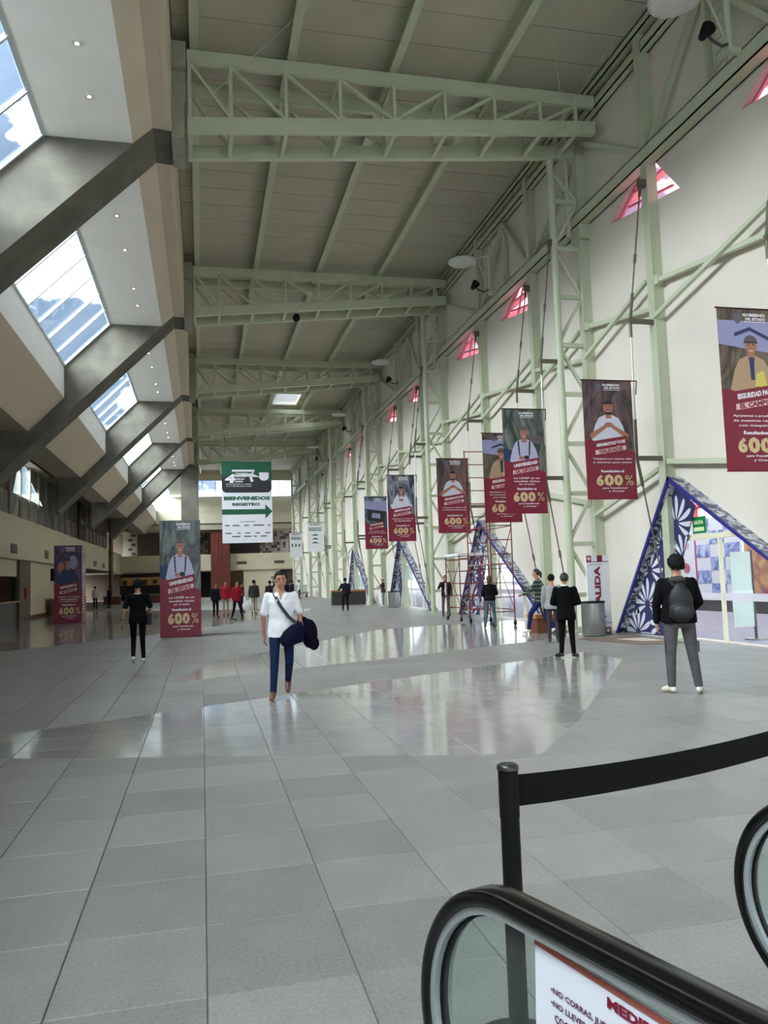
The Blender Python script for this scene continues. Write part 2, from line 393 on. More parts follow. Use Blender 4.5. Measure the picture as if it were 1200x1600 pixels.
def colname(k): return ORD[k] if k < len(ORD) else 'far'
def wall_column(k, y, kind):
    m = kind == 'm'
    lab = (f'pale green lattice wall column with round pipe, {ORD[[q for q, c in enumerate(COLS) if c[1]=="m"].index(k)]} one' if m
           else f'slim pale green steel wall column, {ORD[[q for q, c in enumerate(COLS) if c[1]=="c"].index(k)]} slim one')
    t = thing('lattice_column' if m else 'wall_column', lab, 'column', (10.85, y+.15, 0), group='lattice columns' if m else 'slim wall columns')
    top = 15.0
    x0 = 10.76
    obj('shaft', MB().box(x0, x0+.03, y, y+.27, 0, top).box(x0+.03, XW, y+.02, y+.25, 0, top), GREEN, t)
    obj('base_plate', MB().box(x0-.06, XW, y-.05, y+.32, 0, .03), GREEN, t)
    if m:
        cx, cy = 10.02, y+.15
        obj('round_pipe', MB().tube((cx, cy, 0), (cx, cy, zb(cx)+.1), .105, n=16), GREEN, t)
        obj('base_plate', MB().box(cx-.2, cx+.2, cy-.2, cy+.2, 0, .035), GREEN, t)
        z = 1.0; fl = False
        while z < 13.0:
            obj('rung', MB().box(cx, x0, cy-.05, cy+.05, z-.06, z+.06), GREEN, t)
            z2 = min(z+1.42, 13.3)
            a, b = ((cx, z+.06), (x0, z2-.06)) if fl else ((x0, z+.06), (cx, z2-.06))
            if z2-z > .8: obj('lacing_bar', MB().bar((a[0], cy, a[1]), (b[0], cy, b[1]), .08, .09, (0, 1, 0)), GREEN, t)
            fl = not fl; z += 1.42
        obj('collar', MB().box(10.7, XW, y-.12, y+.42, 11.2, 11.62), GREEN, t)
        obj('upper_post', MB().bar((10.5, cy+.02, 11.3), (10.5, cy+.02, 14.45), .1, .1), GREEN, t)
for k, (y, kind) in enumerate(COLS): wall_column(k, y, kind)

# bracing bars: one thing per bay between neighbouring columns
def hollow(mb, a, b, w=.1, h=.1): return mb.bar(a, b, w, h, (1, 0, 0))
for k in range(len(COLS)-1):
    (y1, k1), (y2, k2) = COLS[k], COLS[k+1]
    if y1 > 75: break
    t = thing('wall_bracing', f'pale green bracing bars between wall columns, {ORD[k]} bay from the near end', 'bracing', (10.86, y1, 3), group='wall bracing bays')
    X = 10.88; ya = y1+.26; yb = y2+.02
    def br(z1, z2, w=.1): obj('brace', hollow(MB(), (X, ya, z1), (X, yb, z2), w, w), GREEN, t)
    # girts at two heights, braces crossing
    if k2 == 'm' or k1 == 'c':
        obj('girt', hollow(MB(), (X-.04, ya, 8.0), (X-.04, yb, 8.62), .11, .12), GREEN, t)
        obj('brace', hollow(MB(), (X-.14, yb, 7.72), (X-.14, ya, 8.7), .1, .1), GREEN, t)
        obj('gusset', MB().box(X-.12, X+.02, yb-.22, yb, 8.5, 8.72), GREEN, t)
    else:
        obj('girt', hollow(MB(), (X-.04, ya, 7.72), (X-.04, yb, 8.3), .11, .12), GREEN, t)
        obj('brace', hollow(MB(), (X-.14, yb, 7.7), (X-.14, ya, 8.55), .1, .1), GREEN, t)
    if k2 == 'm':
        obj('brace', hollow(MB(), (X-.1, yb, 3.2), (X-.1, ya, 4.05), .1, .1), GREEN, t)
    if k1 == 'm' or k <= 1:
        obj('girt', hollow(MB(), (X, ya, 3.55), (X, yb, 4.2), .12, .13), GREEN, t)
    # V braces of the top panel
    if k1 == 'c' and k2 == 'm': br(12.0, 14.15, .13)
    elif k1 == 'm': br(13.9, 12.0, .13)
    else:
        ym = (y1+y2)/2
        obj('brace', hollow(MB(), (X, ya, 12.0), (X, ym-.05, 14.4), .13, .13), GREEN, t); obj('brace', hollow(MB(), (X, yb, 12.0), (X, ym+.05, 14.4), .13, .13), GREEN, t)
        obj('post', MB().box(10.86, 11.0, (y1+y2)/2-.05, (y1+y2)/2+.05, 11.9, 14.6), GREEN, t)

# bowed tension cables with struts in front of each column
def cable(k, y, kind):
    m = kind == 'm'; xb = 9.98 if m else 10.74; xo = xb-.55 if m else 10.14; yy = y+.1 if not m else y+.15
    t = thing('tension_cable', f'bowed dark tension rod with two struts before the {ORD[k]} wall column', 'tension rod', (xb, yy, 1), group='tension rods on the columns')
    pts = [(xb-.1, yy, 11.1), (xo, yy, 7.62), (xo-.04, yy, 4.28), (xb-.08, yy, .9)]
    r = .018
    obj('rod', MB().path(pts[:2], r, 6), BRONZE, t)
    obj('rod', MB().path(pts[1:3], r*1.3, 6), M('pale_rod', (196, 192, 184), .35, metal=.4), t)
    obj('rod', MB().path(pts[2:], r, 6), BRONZE, t)
    def onseg(a, b, f): return tuple(a[i]+(b[i]-a[i])*f for i in range(3))
    for a, b in ((pts[0], onseg(pts[0], pts[1], .09)), (onseg(pts[0], pts[1], .52), onseg(pts[0], pts[1], .58)), (onseg(pts[0], pts[1], .8), pts[1]), (pts[1], onseg(pts[1], pts[2], .12)), (onseg(pts[1], pts[2], .72), pts[2]), (pts[2], onseg(pts[2], pts[3], .2)), (onseg(pts[2], pts[3], .6), onseg(pts[2], pts[3], .66))):
        obj('turnbuckle', MB().tube(a, b, .038, n=8), BRONZE, t)
    for z in (7.62, 4.28):
        obj('strut', MB().box(xo-.04, xb+.02, yy-.04, yy+.04, z-.055, z+.055), BRONZE, t)
    obj('bracket', MB().box(xb-.16, xb+.04, yy-.06, yy+.06, 11.02, 11.2), BRONZE, t)
for k, (y, kind) in enumerate(COLS):
    if 1 <= k < 16: cable(k, y, kind)

# ------------------------------------------------------------------ left side: sloping concrete beams and skylight bays
prof = [(-.57, 12.47), (-1.0, 12.5), (-7.66, 5.87), (-7.66, 8.6), (-5.25, 10.36), (-3.42, 12.2), (-.57, 13.3)]
for i, yb in enumerate(YB):
    t = thing('concrete_beam', f'massive raw concrete beam sloping down to the balcony, {ORD[max(0, i-2)]} in view' if i > 1 else f'raw concrete beam behind the camera, number {"one" if i else "two"} back', 'beam', (-4, yb, 5.87), group='sloping concrete beams')
    mb = MB().prism(prof, XZ(yb), XZ(yb+1.6)); obj('beam_body', mb, CONC, t)
    obj('bearing_pier', MB().box(-.57, -.27, yb+.05, yb+1.5, 12.35, 13.4).box(-.57, -.24, yb+.3, yb+1.3, 13.4, 14.2).box(-.57, -.22, yb+.1, yb+1.5, 14.2, 14.85), M('grey_concrete', (150, 148, 132), .8, noise=.1), t)
for i, yb in enumerate(YB):
    struct('wall_left', MB().box(-.72, -.57, yb, yb+1.6, 12.7, 15.45), BEIGE)
def sheet(poly, th, y0, y1, out=(0, 1)):
    """cross-section polyline thickened outwards and run from y0 to y1"""
    mb = MB()
    for (x1, z1), (x2, z2) in zip(poly, poly[1:]):
        d = math.hypot(x2-x1, z2-z1); nx, nz = (z2-z1)/d*th, -(x2-x1)/d*th
        if nx*out[0]+nz*out[1] < 0: nx, nz = -nx, -nz
        mb.prism([(x1, z1), (x2, z2), (x2+nx, z2+nz), (x1+nx, z1+nz)], XZ(y0), XZ(y1))
    return mb
DL_Y = [(1.25, 4.1, 0), (1.25, 6.5, 0), (1.25, 9.6, 0), (1.25, 11.3, 0)]
dlm = glow('lamp_glow', (255, 244, 224), 5.0)
bays = [(YB[i]+1.6, YB[i+1]) for i in range(len(YB)-1)]
bays.append((YB[-1]+1.6, YEND)); bays.insert(0, (Y0, YB[0]))
wn_ = 20
for i, (ya, yb) in enumerate(bays):
    struct('ceiling', sheet([(-.57, 15.5), (-.57, 12.47), (-1.0, 12.5)], .12, ya, yb, (-1, .3)), BEIGE)
    struct('ceiling', sheet([(-1.0, 12.5), (-1.45, 12.08)], .12, ya, yb, (-1, 1)), BEIGE)
    struct('ceiling', sheet([(-1.45, 12.08), (-3.42, 12.08)], .15, ya, yb, (0, 1)), WHITE)
    struct('wall_left', sheet([(-5.15, 10.33), (-5.15, 9.06)], .15, ya, yb, (-1, 0)), WHITE)
    struct('wall_left', sheet([(-5.15, 9.06), (-6.45, 7.72)], .2, ya, yb, (-1, 1)), BEIGE)
    struct('ceiling', sheet([(-6.45, 7.72), (-7.9, 7.72)], .15, ya, yb, (0, 1)), M('grey_soffit', (150, 144, 130), .85))
    # glazing
    gx0, gz0, gx1, gz1 = -3.42, 12.10, -5.15, 10.35
    mbp = MB()
    w = struct('window_%d' % wn_, MB().bar((gx0, ya+.03, gz0), (gx0, yb-.03, gz0), .09, .09).bar((gx1, ya+.03, gz1), (gx1, yb-.03, gz1), .09, .09).bar((gx0, ya+.05, gz0), (gx1, ya+.05, gz1), .08, .08).bar((gx0, yb-.05, gz0), (gx1, yb-.05, gz1), .08, .08), M('frame_grey', (176, 184, 186), .4, metal=.2)); wn_ += 1
    n_ = max(1, round((yb-ya)/1.72)); st = (yb-ya)/n_
    for q in range(n_):
        a, b = ya+q*st+.03, ya+(q+1)*st-.03; s2 = .018
        obj('pane', MB().prism([(gx0, gz0), (gx1, gz1), (gx1-s2, gz1+s2), (gx0-s2, gz0+s2)], XZ(a), XZ(b)), SKYG, w)
        if q: obj('glazing_bar', MB().bar((gx0, ya+q*st, gz0), (gx1, ya+q*st, gz1), .06, .1), M('frame_grey', (176, 184, 186)), w)
    if ya > 2 and ya < 70:
        for q, (dx, dy, _) in enumerate(DL_Y):
            x, yy = -2.2, ya+dy-1.0 if ya < 19 else ya+[2.25, 4.6, 7.9, 9.65][q]
            t = thing('downlight', f'small recessed downlight in the white soffit, {ORD[q]} of bay {["one", "two", "three", "four", "five", "six", "seven", "eight"][i-2]}', 'downlight', (x, yy, 12.08), group='recessed downlights')
            obj('trim_ring', MB().tube((x, yy, 12.05), (x, yy, 12.085), .10, n=14), M('white_trim', (214, 214, 210), .4), t)
            obj('lamp', MB().tube((x, yy, 12.04), (x, yy, 12.052), .035, n=12), dlm, t)

# balcony and left wall
bal = struct('wall_left', MB().box(-9.4, -9.15, Y0, YEND, 3.22, 5.38), BALC)
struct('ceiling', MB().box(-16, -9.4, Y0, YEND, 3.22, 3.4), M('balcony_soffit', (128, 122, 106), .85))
GW = M('grey_gallery_wall', (112, 108, 100), .8, noise=.1)
struct('wall_left', MB().flat([(Y0, 3.2), (YEND, 3.2), (YEND, 9.5), (Y0, 9.5)], YZ(-10.7), 0, [[(49.5, 7.3), (58.5, 7.3), (54.5, 8.6), (53.2, 9.3), (51.0, 9.3)]]), GW)
w = struct('window_3', MB().bar((-10.72, 49.5, 7.3), (-10.72, 58.5, 7.3), .08, .08), DKGREY)  # opening added to imitate the skylight reflected in the gallery wall
obj('pane', MB().prism([(49.5, 7.3), (58.5, 7.3), (54.5, 8.6), (53.2, 9.3), (51.0, 9.3)], YZ(-10.74), YZ(-10.72)), GLASS, w)
struct('ceiling', MB().box(-10.8, -7.5, Y0, YEND, 9.35, 9.5), M('grey_soffit', (150, 144, 130)))
struct('wall_left', MB().box(-7.9, -7.75, Y0, YEND, 7.72, 9.4), M('grey_soffit', (150, 144, 130)))
for n_, ((y0, z0), (y1, z1)) in enumerate([((41.9, 3.95), (43.3, 3.72)), ((50.6, 3.97), (51.7, 3.72)), ((72.5, 3.96), (74.4, 3.76)), ((79.0, 3.9), (80.5, 3.7))]):
    t = thing('wall_vent', f'small dark square vent on the left balcony face, {ORD[n_]} one', 'vent', (-9.13, (y0+y1)/2, z1), group='balcony vents')
    obj('frame', MB().box(-9.15, -9.125, y0, y1, z1-.25, z0), M('vent_brown', (104, 92, 76), .6), t)
    for q in range(3): obj('slat', MB().box(-9.125, -9.11, y0+.08, y1-.08, z1-.2+q*.14, z1-.12+q*.14), DKGREY, t)
# gallery panels behind the balcony (mottled stone and glass)
def mottled(name, c1, c2, sc, rough=.35, warp=2.0, zf=.35, edge=.12):
    m, n, l, b = newmat(name); g = n.new('ShaderNodeNewGeometry'); mp_ = n.new('ShaderNodeMapping'); mp_.inputs['Scale'].default_value = (sc, sc, sc*zf)
    t = n.new('ShaderNodeTexNoise'); t.inputs['Scale'].default_value = 1.0; t.inputs['Detail'].default_value = 9; t.inputs['Distortion'].default_value = warp
    r = n.new('ShaderNodeValToRGB'); r.color_ramp.elements[0].position = .5-edge; r.color_ramp.elements[1].position = .5+edge
    r.color_ramp.elements[0].color = (*lin(c1), 1); r.color_ramp.elements[1].color = (*lin(c2), 1)
    l.new(g.outputs['Position'], mp_.inputs[0]); l.new(mp_.outputs[0], t.inputs['Vector']); l.new(t.outputs['Fac'], r.inputs[0]); l.new(r.outputs[0], b.inputs['Base Color'])
    b.inputs['Roughness'].default_value = rough; return m
mott = mottled('mottled_marble', (84, 78, 72), (178, 174, 166), .9, .3, 1.6, .8, .16)
yy = 40.0; n_ = 0
while yy < 95:
    struct('wall_left', MB().box(-10.7, -10.62, yy+.06, yy+2.5, 3.4, 7.25), mott)
    struct('trim_%d' % (10+n_), MB().box(-10.7, -10.52, yy-.16, yy+.06, 3.4, 9.3), M('pale_stone_mullion', (150, 146, 138), .7))
    yy += 2.72; n_ += 1
t = thing('wall_ornament', 'tall dark red oval ornament with pale stripes on the gallery wall', 'ornament', (-10.5, 74.5, 5.4))
obj('oval_body', MB().prism([(74.5+1.5*math.cos(a*PI/12), 7.1+2.0*math.sin(a*PI/12)*1.15) for a in range(24)], YZ(-10.55), YZ(-10.4)), M('oxblood', (72, 34, 34), .4), t)
obj('pale_band', MB().prism([(73.3, 7.5), (75.6, 7.2), (75.6, 7.6), (73.3, 7.9)], YZ(-10.4), YZ(-10.36)), M('pale_stone_mullion', (150, 146, 138)), t)
# ground floor rooms under the balcony
def lw(a, b, z0=0, z1=3.22, mat=BALC, x=-9.55): struct('wall_left', MB().box(x-.15, x, a, b, z0, z1), mat)
lw(Y0, 39.0); lw(39.0, 45.2, 0, 1.0, M('counter_front', (78, 78, 74), .6)); lw(39.0, 45.2, 2.35, 3.22)
lw(47.9, 56.5, 0, 3.22); lw(45.2, 47.9, 0, 3.22, M('olive_brown', (96, 86, 66), .7), -9.4); lw(56.5, 70, 0, 3.22, M('orange_brown_wall', (122, 84, 62), .7))
struct('baseboard_left', MB().box(-9.56, -9.51, 47.9, 56.5, 0, .18), BROWN)
struct('wall_left', MB().box(-16.2, -16, Y0, YEND, 0, 3.3), DARK)
t = thing('service_counter', 'long pale wood counter top set in the left wall opening', 'counter', (-9.6, 42, 1.0)); obj('worktop', MB().box(-10.1, -9.35, 39.1, 45.1, 1.0, 1.07), WOOD, t); obj('glass_screen', MB().box(-9.66, -9.64, 39.2, 45.1, 1.07, 2.3), glass('dark_glass', (90, 92, 90), .1, .2), t)
t = thing('fire_box', 'small red box on the brown pillar by the counter', 'fire box', (-9.36, 46.6, 1.2)); obj('case', MB().box(-9.4, -9.3, 46.3, 46.9, 1.15, 1.75), M('fire_red', (150, 34, 34), .5), t); obj('door', MB().box(-9.3, -9.28, 46.36, 46.84, 1.2, 1.7), M('fire_red', (150, 34, 34)), t)
t = thing('kiosk_desk', 'low orange brown desk beside the left advertising tower', 'desk', (-8.6, 53.5, 0)); obj('body', MB().box(-9.3, -7.4, 53, 55, 0, 1.0), BROWN, t); obj('worktop', MB().box(-9.35, -7.35, 52.9, 55.1, 1.0, 1.06), WOOD, t)
t = thing('wall_speaker', 'black box loudspeaker high on the white left wall', 'speaker', (-9.4, 55.3, 2.1)); obj('cabinet', MB().box(-9.55, -9.2, 54.8, 55.8, 2.15, 2.95), BLACK, t); obj('grille', MB().box(-9.2, -9.18, 54.88, 55.72, 2.2, 2.9), DKGREY, t)
t = thing('round_pipe', 'pinkish brown vertical pipe rising past the far end of the left balcony', 'pipe', (-8.9, 84, 3)); obj('pipe', MB().tube((-8.95, 84.2, 0), (-8.95, 84.2, 8.6), .22, n=14), M('pipe_brown', (120, 92, 80), .5), t); obj('clip', MB().tube((-8.95, 84.2, 5.0), (-8.95, 84.2, 5.12), .27, n=14), DKGREY, t)
# far concrete pillar under the last beam
t = thing('concrete_pillar', 'dark concrete pillar standing behind the central advertising tower', 'pillar', (-.95, 74, 0)); obj('shaft', MB().box(-1.75, -.2, 73.4, 74.8, 0, 12.6), CONC, t)

# ------------------------------------------------------------------ far end wall
YE = YEND
struct('wall_back', MB().box(-16, 1.0+10.3, YE, YE+.3, 14.15, 15.6), M('end_wall', (196, 188, 164), .8, noise=.03))
struct('wall_back', MB().prism([(YE-1.6, 8.6), (YE+.3, 10.3), (YE+.3, 12.0), (YE, 12.0), (YE-1.6, 10.3)], lambda a, b: (-9.2, a, b), lambda a, b: (12.5, a, b)), M('end_wall', (196, 188, 164)))
struct('wall_back', MB().box(-16, 12.5, YE-1.6, YE+.3, 8.0, 8.75), M('end_beam', (160, 152, 132), .85))
struct('wall_back', MB().box(-16, 11.3, YE+2.0, YE+2.2, 0, 8.1), M('gallery_back', (112, 104, 92), .8))
struct('ceiling', MB().box(-16, 11.3, YE, YE+2.2, 7.9, 8.05), M('grey_soffit', (150, 144, 130)))
struct('wall_back', MB().box(-9.15, 11.2, YE-.2, YE+.05, 3.2, 5.15), BALC)
struct('floor', MB().box(-16, 11.3, YE+.05, YE+2.2, 3.1, 3.2), BALC)
struct('wall_back', MB().box(-16, -9.1, YE-.1, YE+.3, 8.0, 15.6), M('end_wall', (196, 188, 164)))
w = struct('window_1', MB().bar((-9, YE+.1, 12.05), (12.4, YE+.1, 12.05), .12, .12).bar((-9, YE+.1, 14.1), (12.4, YE+.1, 14.1), .12, .12), M('frame_grey', (176, 184, 186)))
for q in range(14):
    x0 = -9+q*1.53; obj('pane', MB().box(x0+.05, x0+1.48, YE+.1, YE+.12, 12.1, 14.05), SKYG, w)
    if q: obj('mullion', MB().box(x0-.04, x0+.04, YE+.05, YE+.15, 12.1, 14.05), M('frame_grey', (176, 184, 186)), w)
# gallery level decor
t = thing('slatted_screen', 'dark vertical slat screen at the far gallery, left part', 'screen', (-6, YE+1.5, 3.2)); 
for q in range(16): obj('slat', MB().box(-7.3+q*.17, -7.2+q*.17, YE+1.2, YE+1.35, 3.2, 8.0), M('slat_brown', (92, 84, 70), .7), t)
obj('backing', MB().box(-7.4, -4.5, YE+1.36, YE+1.42, 3.2, 8.0), M('slat_shadow', (52, 46, 40), .8), t)
def mosaic(name, lab, x0, x1, z0, z1, s):
    t = thing(name, lab, 'mosaic', (x0, YE+1.6, z0)); mats = [M('mosaic_a', (60, 56, 54), .6), M('mosaic_b', (150, 146, 138), .6), M('mosaic_c', (106, 96, 84), .6)]
    proto = {}
    nx, nz = int((x1-x0)/s), int((z1-z0)/s)
    obj('backing', MB().box(x0, x1, YE+1.66, YE+1.72, z0, z1), mats[2], t)
    for a in range(nx):
        for b in range(nz):
            k_ = random.choice((0, 1, 1, 2))
            if k_ not in proto:
                o = obj('mosaic_tile', MB().box(0, s-.03, 0, .05, 0, s-.03), mats[k_], t, local=True); proto[k_] = o
            else: o = link('mosaic_tile', proto[k_].data, t)
            o.location = (a*s, random.uniform(-.02, .02), b*s)
mosaic('mosaic_panel', 'wide grey and black chequered mosaic at the far gallery right of the green banner', 7.0, 10.9, 3.3, 8.0, .36)
mosaic('mosaic_panel', 'narrow chequered mosaic at the far gallery beside the red timber tower', -.3, .9, 3.3, 8.0, .36)
t = thing('relief_panel', 'pale panel with dark curled ornaments at the far left of the gallery', 'relief', (-8.6, YE+1.6, 3.3)); obj('backing', MB().box(-9.1, -7.5, YE+1.5, YE+1.6, 3.2, 8.0), M('pale_grey_panel', (150, 150, 146), .7), t)
for q in range(8): obj('ornament', MB().ell((-8.3+.35*(q % 2), YE+1.48, 3.8+q*.55), .3, .06, .18, 10, 6), DKGREY, t)
t = thing('dark_screen', 'dark panel behind the hanging green welcome banner', 'panel', (5, YE+1.5, 3.3)); obj('panel', MB().box(3.6, 6.9, YE+1.4, YE+1.5, 3.2, 8.0), M('aubergine_panel', (58, 48, 46), .7), t); obj('rail', MB().box(3.6, 6.9, YE+1.36, YE+1.4, 5.3, 5.4), DKGREY, t)
# red timber tower
t = thing('timber_tower', 'tall dark red timber clad tower against the far balcony', 'tower', (2.2, YE-1, 0)); RT = M('red_timber', (104, 44, 34), .5, noise=.2, scale=1.5)
obj('core', MB().box(1.05, 3.3, YE-1.2, YE-.25, 0, 8.4), RT, t)
for q in range(5): obj('board', MB().box(1.08+q*.44, 1.08+q*.44+.4, YE-1.26, YE-1.2, .1, 7.6), RT, t)
obj('cap', MB().box(.95, 3.4, YE-1.3, YE-.22, 8.4, 8.6), BROWN, t)
# ground level of far end
struct('wall_back', MB().box(4.9, 11.2-1.9, YE+.1, YE+.3, 0, 3.15), BALC)
struct('wall_back', MB().box(3.4, 4.9, YE+.6, YE+.8, 0, 3.15), M('door_brown', (100, 70, 48), .6))
struct('door_1', MB().box(9.3, 11.2, YE+.9, YE+1.0, 0, 3.15), M('dark_doorway', (60, 52, 46), .8))
struct('wall_back', MB().box(-9.2, 1.0, YE+1.8, YE+1.95, 0, 3.15), DARK)
for q in range(3): struct('floor', MB().box(8.8, 11.0, YE-1.8+q*.4, YE+.1, 0.0+q*.15, .15+q*.15), M('dark_step', (112, 106, 98), .7))
for n_, x in enumerate((4.7, 9.2)):
    t = thing('air_grille', f'dark slotted air grille on the far balcony face, {"left" if n_ == 0 else "right"} one', 'vent', (x, YE-.22, 3.9)); obj('frame', MB().box(x-.6, x+.6, YE-.24, YE-.2, 3.85, 4.2), M('vent_brown', (104, 92, 76)), t)
    for q in range(3): obj('slat', MB().box(x-.55, x+.55, YE-.26, YE-.24, 3.88+q*.1, 3.94+q*.1), DKGREY, t)
# cafe area
t = thing('cafe_back_bar', 'dark back bar with warm lit shelves at the far left', 'bar', (-6, 94, 0))
obj('shelf_unit', MB().box(-9.1, -1.2, 94.5, 95.2, 0, 2.9), DARK, t); obj('lit_panel', MB().box(-9.0, -2.0, 94.42, 94.5, 1.7, 2.6), glow('warm_panel', (120, 90, 46), .12), t)
for q in range(7): obj('shelf_box', MB().box(-8.8+q*1.1, -8.3+q*1.1, 94.2, 94.42, 1.75+.1*(q % 2), 2.3), M('shelf_box', (70, 50, 34), .7), t)
for n_, (x, y) in enumerate([(-8.2, 78), (-6.4, 80), (-4.4, 79), (-1.6, 80)]):
    t = thing('cafe_table', f'brown counter table with pale cloth in the far cafe, {ORD[n_]} from the left' if n_ else 'brown counter table with pale cloth at the left end of the far cafe', 'table', (x, y, 0), group='cafe counter tables')
    obj('body', MB().box(x-.75, x+.75, y-.35, y+.35, 0, .75), M('table_front', (116, 62, 44), .6), t); obj('tabletop', MB().box(x-.8, x+.8, y-.4, y+.4, .75, .8), M('pale_cloth', (170, 172, 170), .6), t)

# near end behind the camera: unseen front, glazed to let in fill light
w = struct('window_2', MB().box(-9.5, 11.05, Y0-.1, Y0, 0, .3).box(-9.5, 11.05, Y0-.1, Y0, 15.0, 15.3), GREEN)
for q in range(9):
    x0 = -9.4+q*2.27; obj('mullion', MB().box(x0-.06, x0+.06, Y0-.1, Y0+.05, .3, 15), GREEN, w)
    for z in range(4): obj('pane', MB().box(x0+.06, x0+2.2, Y0-.05, Y0-.03, .35+z*3.68, 3.95+z*3.68), SKYG, w)

# ------------------------------------------------------------------ triangular portals
scroll = mottled('scroll_print', (44, 44, 70), (206, 206, 212), 5.0, .5, .9, 1.0, .05)
scroll2 = mottled('grey_scroll_print', (84, 84, 104), (196, 196, 202), 5.5, .5, .9, 1.0, .07)
def clip(poly, cl):
    A = sum(cl[i][0]*cl[(i+1) % len(cl)][1]-cl[(i+1) % len(cl)][0]*cl[i][1] for i in range(len(cl)))
    if A < 0: cl = cl[::-1]
    out = poly
    for i in range(len(cl)):
        (x1, y1), (x2, y2) = cl[i], cl[(i+1) % len(cl)]; inp, out = out, []
        sd = lambda p: (x2-x1)*(p[1]-y1)-(y2-y1)*(p[0]-x1)
        for j in range(len(inp)):
            a, b = inp[j], inp[(j+1) % len(inp)]; da, db = sd(a), sd(b)
            if da >= 0: out.append(a)
            if da*db < 0: q = da/(da-db); out.append((a[0]+(b[0]-a[0])*q, a[1]+(b[1]-a[1])*q))
        if len(out) < 3: return []
    return out
def petal(cx, cy, ang, r0_, r1, w):
    pts = []
    for k in range(14):
        a = 2*PI*k/14; u = (1-math.cos(a))/2; v = math.sin(a)*w*(.35+.65*u)
        x = r0_+(r1-r0_)*u; y = v+.10*(r1-r0_)*math.sin(u*2.2)
        pts.append((cx+x*math.cos(ang)-y*math.sin(ang), cy+x*math.sin(ang)+y*math.cos(ang)))
    return pts
def portal(i, ya):
    t = thing('triangular_portal', f'triangular doorway surround with cobalt blue edge and leaf pattern, {ORD[i]} one', 'portal', (10.5, ya, 0), group='triangular portals')
    X0, X1 = 10.70, 11.32; L, R_, A_ = (ya+DL, 0.0), (ya-DR, 0.0), (ya, AP)
    th = .09
    def off(a, b, d):   # offset segment inwards
        dx, dy = b[0]-a[0], b[1]-a[1]; l_ = math.hypot(dx, dy); return (-dy/l_*d, dx/l_*d)
    def leg(a, b, sgn, nm, outer_mat, inner_mat):
        o = off(a, b, th*sgn); ia, ib = (a[0]+o[0], a[1]+o[1]), (b[0]+o[0], b[1]+o[1])
        q = (a[0], max(a[1], 0)), (b[0], max(b[1], 0)), (ib[0], max(ib[1], 0)), (ia[0], max(ia[1], 0))
        obj('edge_trim', MB().prism(list(q), YZ(X0-.03), YZ(X0+.02)), BLUE, t)
        obj(nm, MB().prism(list(q), YZ(X0+.02), YZ(X1)), [inner_mat], t)
    leg(L, A_, 1, 'far_reveal', scroll, scroll)
    leg(A_, R_, 1, 'near_reveal', scroll2, scroll2)
    # printed panel and glazing at the back
    pn = [(ya+DL-.16, .04), (ya+.06, AP-.16), (ya-.66, AP-.75), (ya+.9, .04)]
    pp = obj('printed_panel', MB().prism(pn, YZ(XW-.14), YZ(XW-.12)), NAVY, t)
    fans = [(2.05, .05, .62, 9), (1.55, .78, .66, 9), (1.35, 1.62, .58, 8), (.75, 2.25, .6, 8), (.1, 2.7, .66, 9), (1.0, .25, .5, 8), (-.1, 1.9, .55, 8)]
    mb = MB()
    for dy, z, r, n in fans:
        for q in range(n):
            a = -.5+q*(PI+1.0)/(n-1)
            pl = clip(petal(ya+dy, z, a, .1, r, .085), pn)
            if len(pl) > 2: mb.flat(pl, YZ(XW-.145))
    tag(obj('petals', mb, PETAL, pp), kind='stuff')
    if i < 4:
        gl = [(ya-DR+.2, .03), (ya+DL-.12, .03), (ya, AP-.14)]
        obj('pane', MB().prism(gl, YZ(XW+.06), YZ(XW+.07)), GLASS, t)
    IV = M('ivory_frame', (226, 222, 192), .5)
    obj('transom', MB().box(XW-.08, XW+.01, ya-2.0, ya+1.0, 2.28, 2.4), IV, t)
    for y_ in (ya+1.0, ya-1.3, ya-3.6):
        zt = AP-(abs(y_-ya)*(AP/DL) if y_ > ya else abs(y_-ya)*(AP/DR))-.2
        obj('door_post', MB().box(XW-.07, XW+.01, y_-.03, y_+.03, 0, min(2.3, zt)), IV, t)
    obj('frosted_band', MB().box(XW-.03, XW-.01, ya-4.2, ya+1.8, .92, 1.08), glass('frosted_film', (236, 232, 238), .02, .55), t)
    return t
for i, a in enumerate(PORT): portal(i, a)
t = thing('exit_sign', 'green rectangular safety sign hanging in the nearest triangular portal', 'sign', (11.0, 15.8, 2.4))
fx = YZ(10.66)
# sign faces the camera side (towards -y)
sx0, sx1, sz0, sz1, sy = 11.02, 11.28, 2.62, 2.98, 15.2
x0, z0 = 10.98, 2.62
SGN = M('sign_green', (20, 122, 66), .4); obj('plate', MB().box(10.98, 11.0, 15.55, 16.02, 2.42, 2.80), SGN, t)
mb = MB().box(10.972, 10.98, 15.6, 15.97, 2.47, 2.56); text(mb, 'SALIDA', 0, 0, .34, .09, lambda a, b: (10.974, 15.785-a, 2.67+b)); obj('lettering', mb, M('sign_cream', (214, 232, 180), .5), t)
obj('hanger', MB().tube((10.99, 15.6, 2.8), (10.99, 15.6, 3.12), .006).tube((10.99, 15.95, 2.8), (10.99, 15.95, 3.3), .006), STEEL, t)

